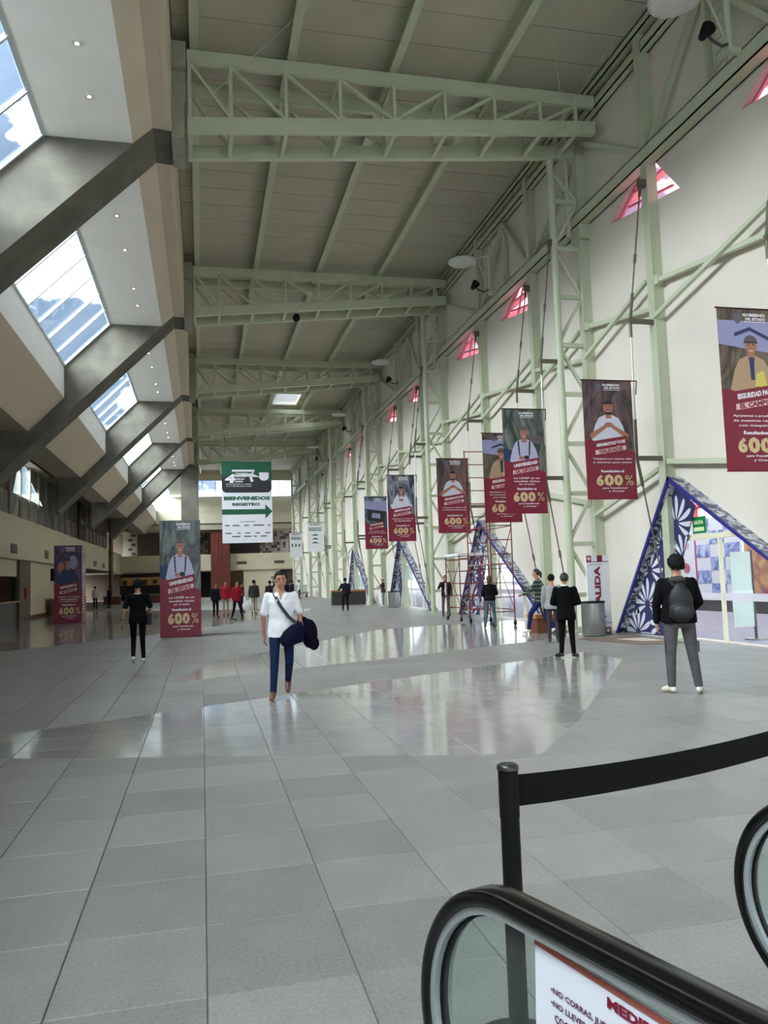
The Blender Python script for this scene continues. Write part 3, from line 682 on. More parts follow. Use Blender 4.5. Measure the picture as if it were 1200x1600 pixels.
# ------------------------------------------------------------------ outside seen through the portals
def mural(n_, x, y, w_, kind, lab, h=3.0):
    t = thing('mural_panel', lab, 'mural', (x, y, 0), group=None)
    obj('board', MB().box(x, x+.1, y-w_/2, y+w_/2, .55, .55+h), M('mural_white', (186, 186, 200), .6), t)
    obj('footing', MB().box(x-.1, x+.4, y-w_/2, y+w_/2, -.02, .5), M('mural_base', (58, 52, 58), .7), t)
    F = YZ(x-.01)
    if kind == 'blue':
        for a in range(3):
            for b in range(6):
                if (a+b) % 2: obj('painted_tile', MB().box(x-.02, x, y-w_/2+a*w_/3, y-w_/2+(a+1)*w_/3-.02, .55+b*h/6, .55+(b+1)*h/6-.02), mottled('blue_wash', (70, 88, 150), (160, 168, 206), 2.2, .5, 2.0, .9), t)
    elif kind == 'swirl':
        obj('painted_field', MB().box(x-.02, x, y-w_/2, y+w_/2, .56, .54+h), mottled('earth_swirl', (124, 70, 84), (176, 138, 96), .6, .5, 3, .9), t)
    elif kind == 'bloom':
        for b in range(8): obj('painted_bloom', MB().prism([(y+.35*math.sin(b*2.1)+.22*math.cos(q*PI/5), 1.0+b*.32+.2*math.sin(q*PI/5)) for q in range(10)], YZ(x-.02), YZ(x)), M('bloom_%d' % (b % 2), ((150, 70, 84), (206, 150, 170))[b % 2], .5), t)
    else:
        cs = [(216, 110, 60), (120, 150, 90), (80, 160, 200), (200, 150, 150)]
        for b in range(4): obj('painted_block', MB().prism([(y-w_/2+.1*b, .6+b*.72), (y+w_/2, .6+b*.66), (y+w_/2, 1.3+b*.72), (y-w_/2, 1.24+b*.72)], YZ(x-.02), YZ(x)), M('block_%d' % b, cs[b], .5), t)
mural(0, 19.0, 28.6, 1.5, 'bloom', 'outdoor mural panel with dark pink blooms on white, left of the blue one')
mural(1, 19.0, 26.3, 2.6, 'blue', 'outdoor mural panel chequered blue and white seen through the nearest portal')
mural(2, 19.0, 23.6, 2.3, 'swirl', 'outdoor mural panel with brown and pink swirls right of the blue one')
mural(3, 19.0, 20.3, 2.8, 'blocks', 'outdoor mural panel in orange, green and blue blocks')
mural(4, 19.0, 41.0, 2.6, 'blue2', 'outdoor mural panel in bright blocks behind the second portal')
t = thing('red_space_frame', 'red painted steel space frame outside beyond the portals', 'steel frame', (17, 26, 0))
nodes_t = [(20.5, 14+q*3.2, 5.6) for q in range(9)]; nodes_b = [(19.6, 15.6+q*3.2, 4.1) for q in range(8)]
for a in range(8):
    obj('chord', MB().tube(nodes_t[a], nodes_t[a+1], .09, n=8), RED, t)
    if a < 7: obj('chord', MB().tube(nodes_b[a], nodes_b[a+1], .09, n=8), RED, t)
    if a < 8:
        obj('web_member', MB().tube(nodes_t[a], nodes_b[a], .06, n=8), RED, t); obj('web_member', MB().tube(nodes_b[a], nodes_t[a+1], .06, n=8), RED, t)
for q in (1, 4, 7): obj('post', MB().tube((19.6, 15.6+q*3.2, -.02), (19.6, 15.6+q*3.2, 4.1), .13, n=10), RED, t)
FR = M('pale_red_steel', (236, 150, 156), .5); t = thing('outdoor_canopy', 'red lattice canopy outside above the pink wall windows', 'canopy', (14, 30, 8))  # canopy in a lighter red than the space frame
for q in range(13):
    y_ = 4+q*6.8
    obj('rib', MB().bar((12.4, y_, 12.4), (17.5, y_+2.5, 14.8), .14, .14), FR, t); obj('rib', MB().bar((12.4, y_, 12.4), (17.5, y_-2.5, 14.8), .12, .14), FR, t)
obj('edge_chord', MB().bar((12.4, 0, 12.4), (12.4, 92, 12.4), .12, .12), FR, t)
t = thing('neighbour_building', 'low pale building outside behind the mural panels', 'building', (40, 40, 0))
obj('wall', MB().box(40, 52, 8, 80, -.02, 5.2), M('pale_outdoor_wall', (170, 160, 164), .8), t); obj('roof', MB().box(39.5, 52.5, 7.5, 80.5, 5.2, 5.5), M('roof_edge', (160, 150, 150), .7), t)
for q in range(12): obj('window', MB().box(39.95, 40.0, 10+q*5.6, 13+q*5.6, 1.2, 3.6), M('dim_glass', (96, 108, 124), .2), t)

# ------------------------------------------------------------------ advertising prints
mats_p = lambda: [MAR, PINKW, TXTW, GOLD, M('print_skin', (168, 112, 92), .5), M('print_dark', (34, 28, 34), .5), M('print_shirt', (206, 206, 220), .5), M('print_tan', (178, 148, 118), .5),
                  M('print_hoodie', (178, 176, 204), .5), M('print_yellow', (214, 196, 96), .5), M('print_navy', (36, 50, 92), .5), M('print_hat', (92, 84, 88), .5), M('print_lav', (150, 150, 190), .5)]
PB = {'worker': ((46, 44, 46), (112, 84, 84)), 'athlete': ((48, 56, 54), (112, 122, 116)), 'farmer': ((52, 44, 40), (110, 96, 80)), 'dancer': ((38, 44, 70), (140, 140, 150)), 'truck': ((30, 46, 62), (90, 120, 140)), 'artisan': ((38, 26, 50), (104, 74, 110))}
def circ(cx, cy, rx, ry, n=18): return [(cx+rx*math.cos(2*PI*k/n), cy+ry*math.sin(2*PI*k/n)) for k in range(n)]
def artwork(parent, x0, x1, z0, z1, y, kind):
    w, h = x1-x0, z1-z0
    F = lambda e: (lambda u, v: (x0+u*w, y-e, z0+v*h))
    K = h/w
    c1, c2 = PB[kind]
    bgm = mottled('photo_'+kind, c1, c2, 2.6, .45, 2.5)
    o = obj('photo_print', MB().flat([(0, .36), (1, .36), (1, 1), (0, 1)], F(.002)), bgm, parent, fix=False)
    mats = mats_p(); mb = MB()
    if kind in ('farmer', 'truck'): mb.flat([(0, .78), (1, .72), (1, .93), (0, .93)], F(.003), 12); 
    if kind == 'farmer':
        for a, b in (((.25, .84), (.5, .88)), ((.5, .88), (.8, .82)), ((.8, .82), (1, .84))): mb.flat([(a[0], a[1]-.012), (b[0], b[1]-.012), (b[0], b[1]+.012), (a[0], a[1]+.012)], F(.0035), 10)
    if kind == 'athlete': mb.flat([(0, .49), (.3, .49), (.3, .6), (0, .62)], F(.003), 10); mb.flat([(.45, .68), (1, .66), (1, .74), (.5, .76)], F(.003), 11)
    if kind == 'artisan': mb.flat(circ(.68, .78, .16, .09), F(.003), 12); mb.flat(circ(.25, .72, .12, .07), F(.003), 4)
    # figure
    sh = {'worker': 6, 'athlete': 8, 'farmer': 7, 'dancer': 6, 'truck': 10, 'artisan': 10}[kind]
    if kind != 'truck':
        mb.flat([(.5+.36*s_, v_) for s_, v_ in ((-1.0, .5), (-.78, .62), (-.55, .685), (-.2, .71), (.2, .71), (.55, .685), (.78, .62), (1.0, .5), (.6, .44), (-.6, .44))], F(.004), sh)
        mb.flat([(.44, .68), (.56, .68), (.555, .76), (.445, .76)], F(.0045), 4)
        mb.flat(circ(.5, .775, .095, .095/K*1.3), F(.005), 4)
        hat = 11 if kind in ('farmer', 'athlete') else 5
        mb.flat([(.5+(.1 if hat == 5 else .105)*math.cos(a*PI/10), .80+(.075 if hat == 5 else .09)/K*math.sin(a*PI/10)) for a in range(11)], F(.0055), hat)
        if hat == 11 and kind == 'farmer': mb.flat([(.38, .79), (.62, .79), (.6, .8), (.4, .8)], F(.006), 5)
        if kind in ('worker',): mb.flat([(.43, .735), (.57, .735), (.54, .71), (.46, .71)], F(.0055), 5); mb.flat([(.455, .757), (.545, .757), (.54, .748), (.46, .748)], F(.006), 5)
        if kind == 'dancer': mb.flat([(.39, .78), (.42, .66), (.45, .68), (.42, .78)], F(.0055), 5); mb.flat([(.61, .78), (.6, .66), (.56, .68), (.58, .78)], F(.0055), 5)
        for s_ in (-1, 1): mb.flat(circ(.5+s_*.038, .782, .013, .005), F(.0065), 5, ())
        mb.flat([(.46, .745), (.54, .745), (.52, .738), (.48, .738)], F(.0065), 1)
        if kind in ('worker', 'dancer'):
            for s_ in (-1, 1):
                m_ = 4 if kind == 'worker' else 6
                mb.flat([(.5+s_*.40, .545), (.5+s_*.36, .5), (.5+s_*.05, .6), (.5+s_*.03, .64)], F(.0055), m_)
            mb.flat(circ(.5, .625, .09, .022), F(.006), 4)
        if kind == 'athlete':
            for s_ in (-1, 1): mb.flat([(.5+s_*.12, .69), (.5+s_*.16, .69), (.5+s_*.13, .55), (.5+s_*.10, .55)], F(.0055), 5)
            mb.flat(circ(.55, .535, .07, .02), F(.006), 5); mb.flat(circ(.42, .53, .06, .018), F(.0065), 4)
        if kind == 'farmer':
            mb.flat([(.46, .7), (.54, .7), (.53, .56), (.47, .56)], F(.005), 10); mb.flat([(.52, .5), (.72, .52), (.68, .62), (.56, .6)], F(.006), 9); mb.flat(circ(.58, .5, .09, .02), F(.0065), 4)
    else:
        mb.flat([(.1, .55), (.9, .5), (.9, .72), (.15, .76)], F(.004), 5); mb.flat([(.3, .6), (.7, .58), (.68, .68), (.34, .69)], F(.005), 12)
    obj('portrait', mb, mats, parent, fix=False)
    mb = MB().flat([(0, 0), (1, 0), (1, .39), (.8, .425), (.35, .47), (.2, .488), (0, .505)], F(.0075), 0)
    mb.flat([(.2, .488), (.85, .535), (.86, .45), (.2, .43)], F(.0077), 0)
    obj('maroon_field', mb, mats, parent, fix=False)
    T = {'worker': ('REHABILITACIÓN DE', 'VIALIDADES', ('Trabajamos por mejores calles', 'y caminos para todos')), 'athlete': ('UNIVERSIDAD', 'DEL DEPORTE', ('La UDEP es un', 'modelo único', 'en el país.')),
         'farmer': ('SEGURIDAD PARA', 'EL CAMPO', ('Apoyamos a productores', 'de nuestras regiones', 'con maquinaria')), 'dancer': ('APOYO A LAS', 'MUJERES', ('Programas para el bienestar', 'de las familias')), 'truck': ('MAQUINARIA', 'PESADA', ('Más equipo para', 'las obras del estado')), 'artisan': ('IMPULSO A', 'ARTESANOS', ('Orgullo de nuestras', 'manos artesanas', 'y tradiciones'))}[kind]
    mb = MB()
    text(mb, 'GOBIERNO', .58, .967, .36, .02, F(.008), .05); text(mb, 'DEL ESTADO', .6, .942, .32, .018, F(.008), .05); mb.flat([(.42, .922), (.76, .922), (.76, .926), (.42, .926)], F(.008))
    text(mb, T[0], .52, .472, .58, .034, F(.010), .05, tilt=.07)
    for k, s_ in enumerate(T[2]): text(mb, s_, .53, .335-k*.03, (.78 if len(s_) > 18 else .62 if len(s_) > 11 else .4), .018, F(.009), .02, .15)
    text(mb, 'Resultados al', .52, .232, .46, .022, F(.009), .04); text(mb, 'para Transformar', .56, .088, .5, .017, F(.0105), .03, .2); text(mb, 'y Crecer', .58, .062, .32, .017, F(.0105), .03, .2)
    obj('lettering', mb, TXTW, parent, fix=False)
    obj('emblem', MB().flat([(.26, .975), (.37, .975), (.37, .93), (.315, .905), (.26, .93)], F(.008)), M('emblem_grey', (96, 96, 112), .5), parent, fix=False)
    mb = MB().flat([(.2, .37), (.82, .415), (.82, .452), (.2, .407)], F(.0095)); obj('title_box', mb, PINKW, parent, fix=False)
    mb = MB(); text(mb, T[1], .51, .411, .5, .032, F(.0105), .05, tilt=.07); obj('title_lettering', mb, MAR, parent, fix=False)
    mb = MB(); text(mb, '6', .26, .155, .15, .095, F(.011), .055); text(mb, '0', .44, .155, .19, .1, F(.0115), .055); text(mb, '0', .63, .155, .18, .095, F(.011), .055); text(mb, '%', .85, .155, .17, .085, F(.011), .0)
    obj('gold_number', mb, GOLD, parent, fix=False)
def banner(y, x0, x1, z0, z1, kind, lab, xattach):
    t = thing('hanging_banner', lab, 'banner', ((x0+x1)/2, y, z1), group='maroon campaign banners')
    mb = MB(); n_ = 12
    vs = []; fs = []
    for dy in (0, .006):
        for j in range(n_+1):
            z = z0+(z1-z0)*j/n_
            vs += [(x0, y+dy, z), (x1, y+dy, z)]
    k = 2*(n_+1)
    for j in range(n_): fs += [(2*j, 2*j+1, 2*j+3, 2*j+2), (k+2*j, k+2*j+2, k+2*j+3, k+2*j+1), (2*j, 2*j+2, k+2*j+2, k+2*j), (2*j+1, k+2*j+1, k+2*j+3, 2*j+3)]
    obj('cloth', mb.add(vs, fs), MAR, t)
    obj('hem_rod', MB().tube((x0-.03, y+.003, z1+.012), (xattach, y+.003, z1+.012), .014, n=8), BLACK, t)
    obj('hem_rod', MB().tube((x0-.01, y+.003, z0), (x1+.01, y+.003, z0), .010, n=8), MAR, t)
    obj('tie', MB().tube((xattach, y, z1+.02), (xattach, y+.06, z1-.3), .012, n=6), BLACK, t)
    artwork(t, x0, x1, z0+.01, z1-.01, y, kind)
banner(11.7, 8.76, 10.02, 3.27, 6.13, 'farmer', 'maroon hanging banner with farmer in tan jacket, cut off by the picture edge', 10.14)
banner(16.6, 8.7, 9.97, 3.3, 6.1, 'worker', 'maroon hanging banner with man in white T-shirt, right of the round pipe column', 10.12)
banner(20.2, 8.13, 9.35, 3.29, 6.19, 'athlete', 'maroon hanging banner with smiling person in pale hoodie, left of the nearest round pipe column', 9.44)
banner(23.7, 8.82, 10.08, 3.3, 6.17, 'farmer', 'maroon hanging banner with farmer, half hidden behind the pale hoodie banner', 10.12)
banner(28.75, 8.8, 10.08, 3.28, 6.13, 'worker', 'maroon hanging banner with man in white T-shirt, further away above the second portal', 10.12)
banner(33.9, 8.06, 9.32, 3.25, 6.18, 'dancer', 'maroon hanging banner with long haired woman forming a heart with her hands', 9.44)
banner(42.2, 8.72, 9.98, 3.25, 6.1, 'truck', 'maroon hanging banner with blue sky and dark machine, leftmost of the row on the wall', 10.12)
def adtower(x0, x1, yf, h, kind, lab, side):
    t = thing('advertising_tower', lab, 'advertising tower', ((x0+x1)/2, yf+.6, 0))
    obj('box_body', MB().box(x0, x1, yf, yf+(x1-x0), 0.02, h), MAR, t); obj('plinth', MB().box(x0+.04, x1-.04, yf+.04, yf+(x1-x0)-.04, 0, .02), DKGREY, t)
    artwork(t, x0, x1, .02, h, yf, kind)
    y1_ = yf+(x1-x0)
    o = obj('side_print', MB().flat([(yf, .02+h*.45), (y1_, .02+h*.42), (y1_, h), (yf, h)], YZ(x1+.002)), mottled('photo_side', (92, 66, 84), (196, 178, 176), 2.2, .45), t, fix=False)
    mb = MB()
    for q in range(9): mb.flat([(yf+.2, .5+q*.13), (yf+.9-.1*(q % 3), .5+q*.13), (yf+.9-.1*(q % 3), .54+q*.13), (yf+.2, .54+q*.13)], YZ(x1+.004))
    obj('side_lettering', mb, TXTW, t, fix=False)
adtower(-1.29, -.04, 25.8, 3.68, 'athlete', 'tall square advertising tower with person in pale hoodie, mid hall', True)
adtower(-6.82, -5.57, 40.0, 3.68, 'artisan', 'tall square advertising tower with dark blue figure, standing near the left wall', True)

# white arrow banners hung on the far lattice columns
def wbanner(x0, x1, z0, z1, y, arrows, lab, xat):
    t = thing('arrow_banner', lab, 'banner', ((x0+x1)/2, y, z1))
    obj('cloth', MB().box(x0, x1, y, y+.008, z0, z1), CLOTHW, t); obj('hem_rod', MB().tube((x0, y, z1), (xat, y, z1), .02, n=8), BLACK, t)
    w, h = x1-x0, z1-z0; F = lambda u, v: (x0+u*w, y-.004, z0+v*h); mb = MB()
    text(mb, '4ª EXPO', .5, .93, .7, .05, F, .05); text(mb, 'REGISTRO', .5, .8, .8, .05, F, .05); mb.flat([(.1, .72), (.9, .72), (.9, .75), (.1, .75)], F)
    for k in range(3):
        if arrows == 'up': c = .58-.13*k; mb.flat([(.25, c-.03), (.5, c+.03), (.75, c-.03)], F)
        else: c = .22+.27*k; mb.flat([(c-.06, .38), (c+.08, .48), (c-.06, .58)], F)
    obj('green_print', mb, DKGREEN, t, fix=False)
wbanner(8.05, 9.3, 3.85, 6.15, 61.27, 'up', 'white hanging banner with three upward green arrow heads on the far right', 9.5)
wbanner(8.15, 9.35, 3.9, 6.2, 74.9, 'right', 'smaller white hanging banner with three sideways green arrow heads, furthest away', 9.5)

# big green and white welcome banner
BX0, BX1, BZ0, BZ1, BY = 1.18, 4.06, 3.93, 8.65, 46.3
t = thing('welcome_banner', 'large green and white hanging banner reading BIENVENIDOS REGISTRO', 'banner', (2.6, BY, BZ1))
obj('cloth', MB().box(BX0, BX1, BY, BY+.01, BZ0, BZ1), CLOTHW, t)
for x in (BX0+.1, BX1-.1): obj('hanging_cord', MB().tube((x, BY, BZ1), (x, BY+.02, 12.8), .008, n=6), M('cord_grey', (140, 142, 130), .6), t)
obj('hem_rod', MB().tube((BX0, BY, BZ1), (BX1, BY, BZ1), .025, n=8), DKGREEN, t)
def BF(e): return lambda u, v: (BX0+u*(BX1-BX0), BY-e, BZ0+v*(BZ1-BZ0))
mb = MB().flat([(0, .68), (.03, .635), (.08, .62), (.92, .62), (.97, .635), (1, .68), (1, .80), (0, .84)], BF(.005)); obj('charcoal_field', mb, DKPRINT, t, fix=False)
obj('green_field', MB().flat([(0, .82), (.3, .84), (.6, .86), (1, .74), (1, 1), (0, 1)], BF(.006)), DKGREEN, t, fix=False)
mb = MB()
text(mb, '4', .17, .795, .2, .11, BF(.009), .06, .25)
mb.flat([(.2, .88), (.64, .88), (.66, .905), (.22, .905)], BF(.009)); mb.flat([(.62, .88), (.66, .9), (.6, .82), (.64, .76), (.58, .75), (.55, .82)], BF(.009))
for k, s_ in enumerate(('CONGRESO', 'INDUSTRIA', 'ENERGÍA', 'CLIMA')): text(mb, s_, .40-.02*k, .855-k*.032, .26-.03*k, .022, BF(.009), .05, .2)
text(mb, 'DE LA CIUDAD AL CAMPO', .34, .725, .5, .013, BF(.009), .02); text(mb, '6 Y 7 DE MARZO 2025', .34, .70, .5, .013, BF(.009), .02)
mb.flat([(.75, .87), (.94, .87), (.94, .8), (.90, .775), (.845, .765), (.79, .775), (.75, .8)], BF(.009)); obj('white_lettering', mb, TXTW, t, fix=False)
mb = MB(); text(mb, 'BIENVENIDOS', .5, .55, .92, .048, BF(.006), .06); text(mb, 'REGISTRO', .48, .475, .55, .038, BF(.006), .06)
mb.flat([(0, .35), (.86, .35), (.86, .295), (1.0, .385), (.86, .475), (.86, .415), (0, .415)][:], BF(.006)); obj('green_lettering', mb, DKGREEN, t, fix=False)
mb = MB(); text(mb, 'PATROCINADORES', .5, .26, .3, .012, BF(.006), .03)
for x, v, w_ in ((.1, .215, .09), (.27, .215, .14), (.48, .215, .1), (.72, .215, .22), (.93, .215, .06), (.12, .12, .12), (.33, .12, .06), (.5, .12, .1), (.7, .12, .08), (.9, .12, .1), (.27, .08, .16), (.5, .08, .15), (.65, .08, .06), (.82, .08, .12)): mb.flat([(x-w_/2, v-.006), (x+w_/2, v-.006), (x+w_/2, v+.006), (x-w_/2, v+.006)], BF(.006))
obj('small_print', mb, DKPRINT, t, fix=False)

# ------------------------------------------------------------------ exit totem, bin, floor mat, desks, scaffold
tx0, tx1, ty = 9.78, 10.42, 18.95
t = thing('exit_totem', 'narrow white floor sign reading SALIDA in maroon letters beside the nearest portal', 'sign', (10.1, ty, 0))
obj('board', MB().box(tx0, tx1, ty, ty+.06, 0.02, 2.05), CLOTHW, t); obj('foot', MB().box(tx0+.05, tx1-.05, ty-.12, ty+.18, 0, .02), DKGREY, t)
def TF(e): return lambda u, v: (tx0+u*(tx1-tx0), ty-e, .02+v*2.03)
mb = MB(); vs, fs = textverts('SALIDA', .05); mb.add([TF(.004)(.46-y_*.27, .585+x_*.56) for x_, y_ in vs], fs)
mb.flat([(0, .915), (1, .915), (1, .925), (0, .925)], TF(.004)); mb.flat([(0, .13), (1, .13), (1, .138), (0, .138)], TF(.004)); mb.flat([(0, .925), (.22, .925), (.22, 1), (0, 1)], TF(.004)); mb.flat([(.48, .925), (.72, .925), (.72, 1), (.48, 1)], TF(.004)); mb.flat([(.7, .0), (.95, .0), (.95, .08), (.7, .08)], TF(.004))
obj('maroon_lettering', mb, MAR, t, fix=False)
mb = MB().flat([(.45, .2), (.6, .2), (.6, .175), (.8, .215), (.6, .255), (.6, .23), (.45, .23)], TF(.004)); text(mb, 'CENTRO EXPOSITOR', .42, .885, .6, .012, TF(.004), .02); obj('arrow', mb, DKPRINT, t, fix=False)
mb = MB()
for c in ((.11, .962), (.82, .04)): mb.flat(circ(c[0], c[1], .08, .025), TF(.006))
obj('ring_print', mb, PINKW, t, fix=False)
def bin_(x, y, lab, r=.31, h=.88):
    t = thing('litter_bin', lab, 'litter bin', (x, y, 0))
    obj('drum', MB().loft([(x, y, .015, r*.97, r*.75), (x, y, .05, r, r*.78), (x, y, h-.05, r, r*.78)], 28), STEEL, t)
    obj('rim', MB().loft([(x, y, h-.05, r*1.03, r*.81), (x, y, h, r*1.03, r*.81), (x, y, h, r*.8, r*.6), (x, y, h-.03, r*.78, r*.58)], 28), BLACK, t); obj('foot_ring', MB().loft([(x, y, 0, r*.9, r*.7), (x, y, .02, r*.9, r*.7)], 24), BLACK, t)
bin_(9.72, 18.6, 'brushed steel litter bin in front of the SALIDA floor sign')
bin_(10.3, 42.6, 'small pale litter bin beside the third portal', .32, .9)
t = thing('notice_stand', 'tall white sheet on a slim dark post standing behind the glass doors', 'notice stand', (12.1, 15.7, 0))
obj('sheet', MB().box(11.66, 12.19, 15.7, 15.72, .28, 1.98), M('sheet_pale', (206, 214, 208), .5), t); obj('post', MB().box(12.19, 12.235, 15.69, 15.73, 0, 2.0), DKGREY, t); obj('base', MB().tube((12.2, 15.71, -.02), (12.2, 15.71, .015), .24, n=20), STEEL, t)
obj('film_band', MB().box(11.66, 12.19, 15.69, 15.7, 1.0, 1.1), CLOTHW, t)
t = thing('floor_mat', 'brown entrance mat in front of the nearest portal', 'mat', (9.8, 17, 0)); obj('mat_body', MB().prism([(8.9, 17.9), (9.35, 15.9), (10.45, 15.6), (10.45, 18.0)], XY(0.002), XY(.014)), M('mat_brown', (120, 100, 88), .95, noise=.1, scale=30), t)
obj('mat_inlay', MB().prism([(9.6, 17.3), (9.8, 16.5), (10.3, 16.4), (10.3, 17.3)], XY(0.014), XY(.018)), M('mat_pale', (196, 178, 166), .9), t)
def desk(x, y, lab, w_=1.5, front=DARK, h=.95):
    t = thing('reception_desk', lab, 'desk', (x, y, 0)); obj('worktop', MB().box(x-w_/2, x+w_/2, y-.35, y+.35, h-.1, h), WOOD, t); obj('front_panel', MB().box(x-w_/2+.05, x+w_/2-.05, y-.3, y-.26, 0, h-.1), front, t)
    for s_ in (-1, 1): obj('side_panel', MB().box(x+s_*(w_/2-.07)-.02, x+s_*(w_/2-.07)+.02, y-.26, y+.3, 0, h-.1), front, t)
desk(9.35, 20.6, 'low orange wood bench table between the plaid shirt man and the litter bin', .95, BROWN, .5)
desk(9.2, 50.5, 'desk with orange top and black front by the third lattice column', 2.3, M('desk_front', (62, 64, 58), .6))
t = thing('chair_stack', 'pale trolley with folded boards near the far door', 'trolley', (8.9, 78, 0)); obj('deck', MB().box(8.4, 10.2, 77.6, 78.6, .3, .5), STEEL, t)
for q in range(4): obj('board', MB().box(8.5, 10.1, 77.7, 78.5, .5+q*.2, .62+q*.2), M('pale_board', (176, 182, 180), .6), t)
for q in range(4): obj('wheel', MB().tube((8.6+1.4*(q % 2), 77.7+.7*(q//2), .15), (8.66+1.4*(q % 2), 77.7+.7*(q//2), .15), .15, n=12), BLACK, t)

def scaffold(lab, x0, x1, ya, yb, h, za, step, board=False, tail=0):
    t = thing('scaffold', lab, 'scaffold', ((x0+x1)/2, (ya+yb)/2, 0), group='rolling scaffolds')
    r = .022
    for y_, hh in ((ya, h), (yb, za)):
        fr = obj('ladder_frame', MB().tube((x0, y_, .16), (x0, y_, hh), r, n=8).tube((x1, y_, .16), (x1, y_, hh), r, n=8), MAROONF, t)
        z = .45
        while z < hh: obj('rung', MB().tube((x0, y_, z), (x1, y_, z), r*.8, n=6), MAROONF, fr); z += step
        for x in (x0, x1):
            obj('caster', MB().tube((x-.025, y_, .085), (x+.025, y_, .085), .085, n=14), BLACK, t)
            obj('caster_fork', MB().box(x-.035, x+.035, y_-.02, y_+.02, .1, .18), STEEL, t)
    for x in (x0, x1):
        for z in (.5, min(h, za)-.15): obj('side_rail', MB().tube((x, ya, z), (x, yb, z), r*.8, n=6), MAROONF, t)
        obj('cross_brace', MB().tube((x, ya, .5), (x, yb, min(h, za)-.2), r*.7, n=6), MAROONF, t); obj('cross_brace', MB().tube((x, yb, .5), (x, ya, min(h, za)-.2), r*.7, n=6), MAROONF, t)
    if board: obj('white_board', MB().box(x0-.05, x1+.35, ya-.05, yb, min(h, za), min(h, za)+.09), CLOTHW, t)
    else: obj('deck_board', MB().box(x0, x1, ya, yb, 1.95, 2.0), M('deck_board', (150, 120, 110), .7), t)
scaffold('low maroon rolling scaffold carrying a white board, left of the woman', 8.98, 9.86, 27.0, 28.6, 2.35, 2.35, .45, True)
scaffold('tall maroon rolling scaffold behind the hoodie banner', 9.02, 9.75, 23.9, 26.1, 3.35, 6.0, .46)

# ------------------------------------------------------------------ mirror dishes with projector lamps
def dish(k, y):
    t = thing('mirror_dish', f'round white reflector dish on a bent pole above a projector lamp, {ORD[k]} one', 'reflector lamp', (10.5, y, 11.9), group='reflector dishes')
    px_ = 10.45
    obj('pole', MB().tube((px_, y, 11.98), (px_, y, 13.36), .07, n=10).tube((px_, y, 13.36), (px_-.75, y+.4, 13.36), .045, n=8), GREEN, t)
    obj('stay', MB().tube((px_, y, 12.0), (px_-.35, y+.2, 13.36), .03, n=6), GREEN, t)
    dx = 9.6; R = .54; yd = y+.45
    obj('dish_plate', MB().loft([(dx, yd, 13.18, R*.2, R*.2), (dx, yd, 13.20, R*.7, R*.7), (dx, yd, 13.25, R, R), (dx, yd, 13.29, R, R), (dx, yd, 13.31, R*.2, R*.2)], 32), M('dish_white', (206, 208, 200), .4), t)
    mb = MB()
    for a in range(-6, 7):
        for b in range(-6, 7):
            if a*a+b*b < 40: mb.box(dx+a*.078-.027, dx+a*.078+.027, yd+b*.078-.027, yd+b*.078+.027, 13.165+.0012*(a*a+b*b), 13.2+.0012*(a*a+b*b))
    tag(obj('facets', mb, M('dish_facet', (226, 228, 222), .3), t), kind='stuff')
    obj('pole', MB().box(px_-.06, px_+.3, y-.06, y+.06, 11.9, 12.02), GREEN, t)
    obj('lamp_arm', MB().path([(px_, y, 12.1), (px_-.25, y-.1, 11.95), (px_-.5, y-.15, 12.0), (px_-.6, y-.15, 12.12)], .03, 6), DKGREY, t)
    obj('lamp_head', MB().tube((px_-.74, y-.15, 12.02), (px_-.56, y-.15, 12.26), .07, .15, n=12), BLACK, t)
    # cable tray beside it
    obj('ladder_tray', MB().box(10.75, 10.79, y+.5, y+.54, 11.98, 14.5).box(10.75, 10.79, y+.85, y+.89, 11.98, 14.5), GREEN, t)
    for z in range(9): obj('tray_rung', MB().box(10.75, 10.79, y+.54, y+.85, 12.2+z*.27, 12.23+z*.27), GREEN, t)
for k, y in enumerate([13.0, 26.6, 40.3, 53.9, 67.5]): dish(k, y)

# thin guy wires up to the roof
for n_, (a, b) in enumerate([((-.1, 18.9, 13.1), (5.05, 13.2, 15.2)), ((9.9, 19.0, 13.7), (5.1, 11.0, 15.2)), ((9.6, 19.0, 13.7), (12.0-2, 11.5, 15.2)), ((.9, 32.6, 12.9), (5.1, 26.5, 15.2)), ((4.0, 32.6, 13.1), (9.8, 25.5, 15.2)), ((3.0, 46.2, 13.0), (8.0, 40, 15.2))]):
    t = thing('guy_wire', f'thin pale bracing wire slanting up to the roof, {ORD[n_]} one', 'wire', a, group='roof bracing wires'); obj('wire', MB().tube(a, b, .008, n=5), M('wire_pale', (190, 190, 176), .5), t)
t = thing('dome_camera', 'small black dome camera hanging under the second truss', 'camera', (4.0, 34.0, 12.8)); obj('dome', MB().ell((4.05, 32.66, 12.78), .16, .16, .18, 12, 8), BLACK, t); obj('mount', MB().tube((4.05, 32.66, 12.85), (4.05, 32.66, 13.06), .06), GREEN, t)

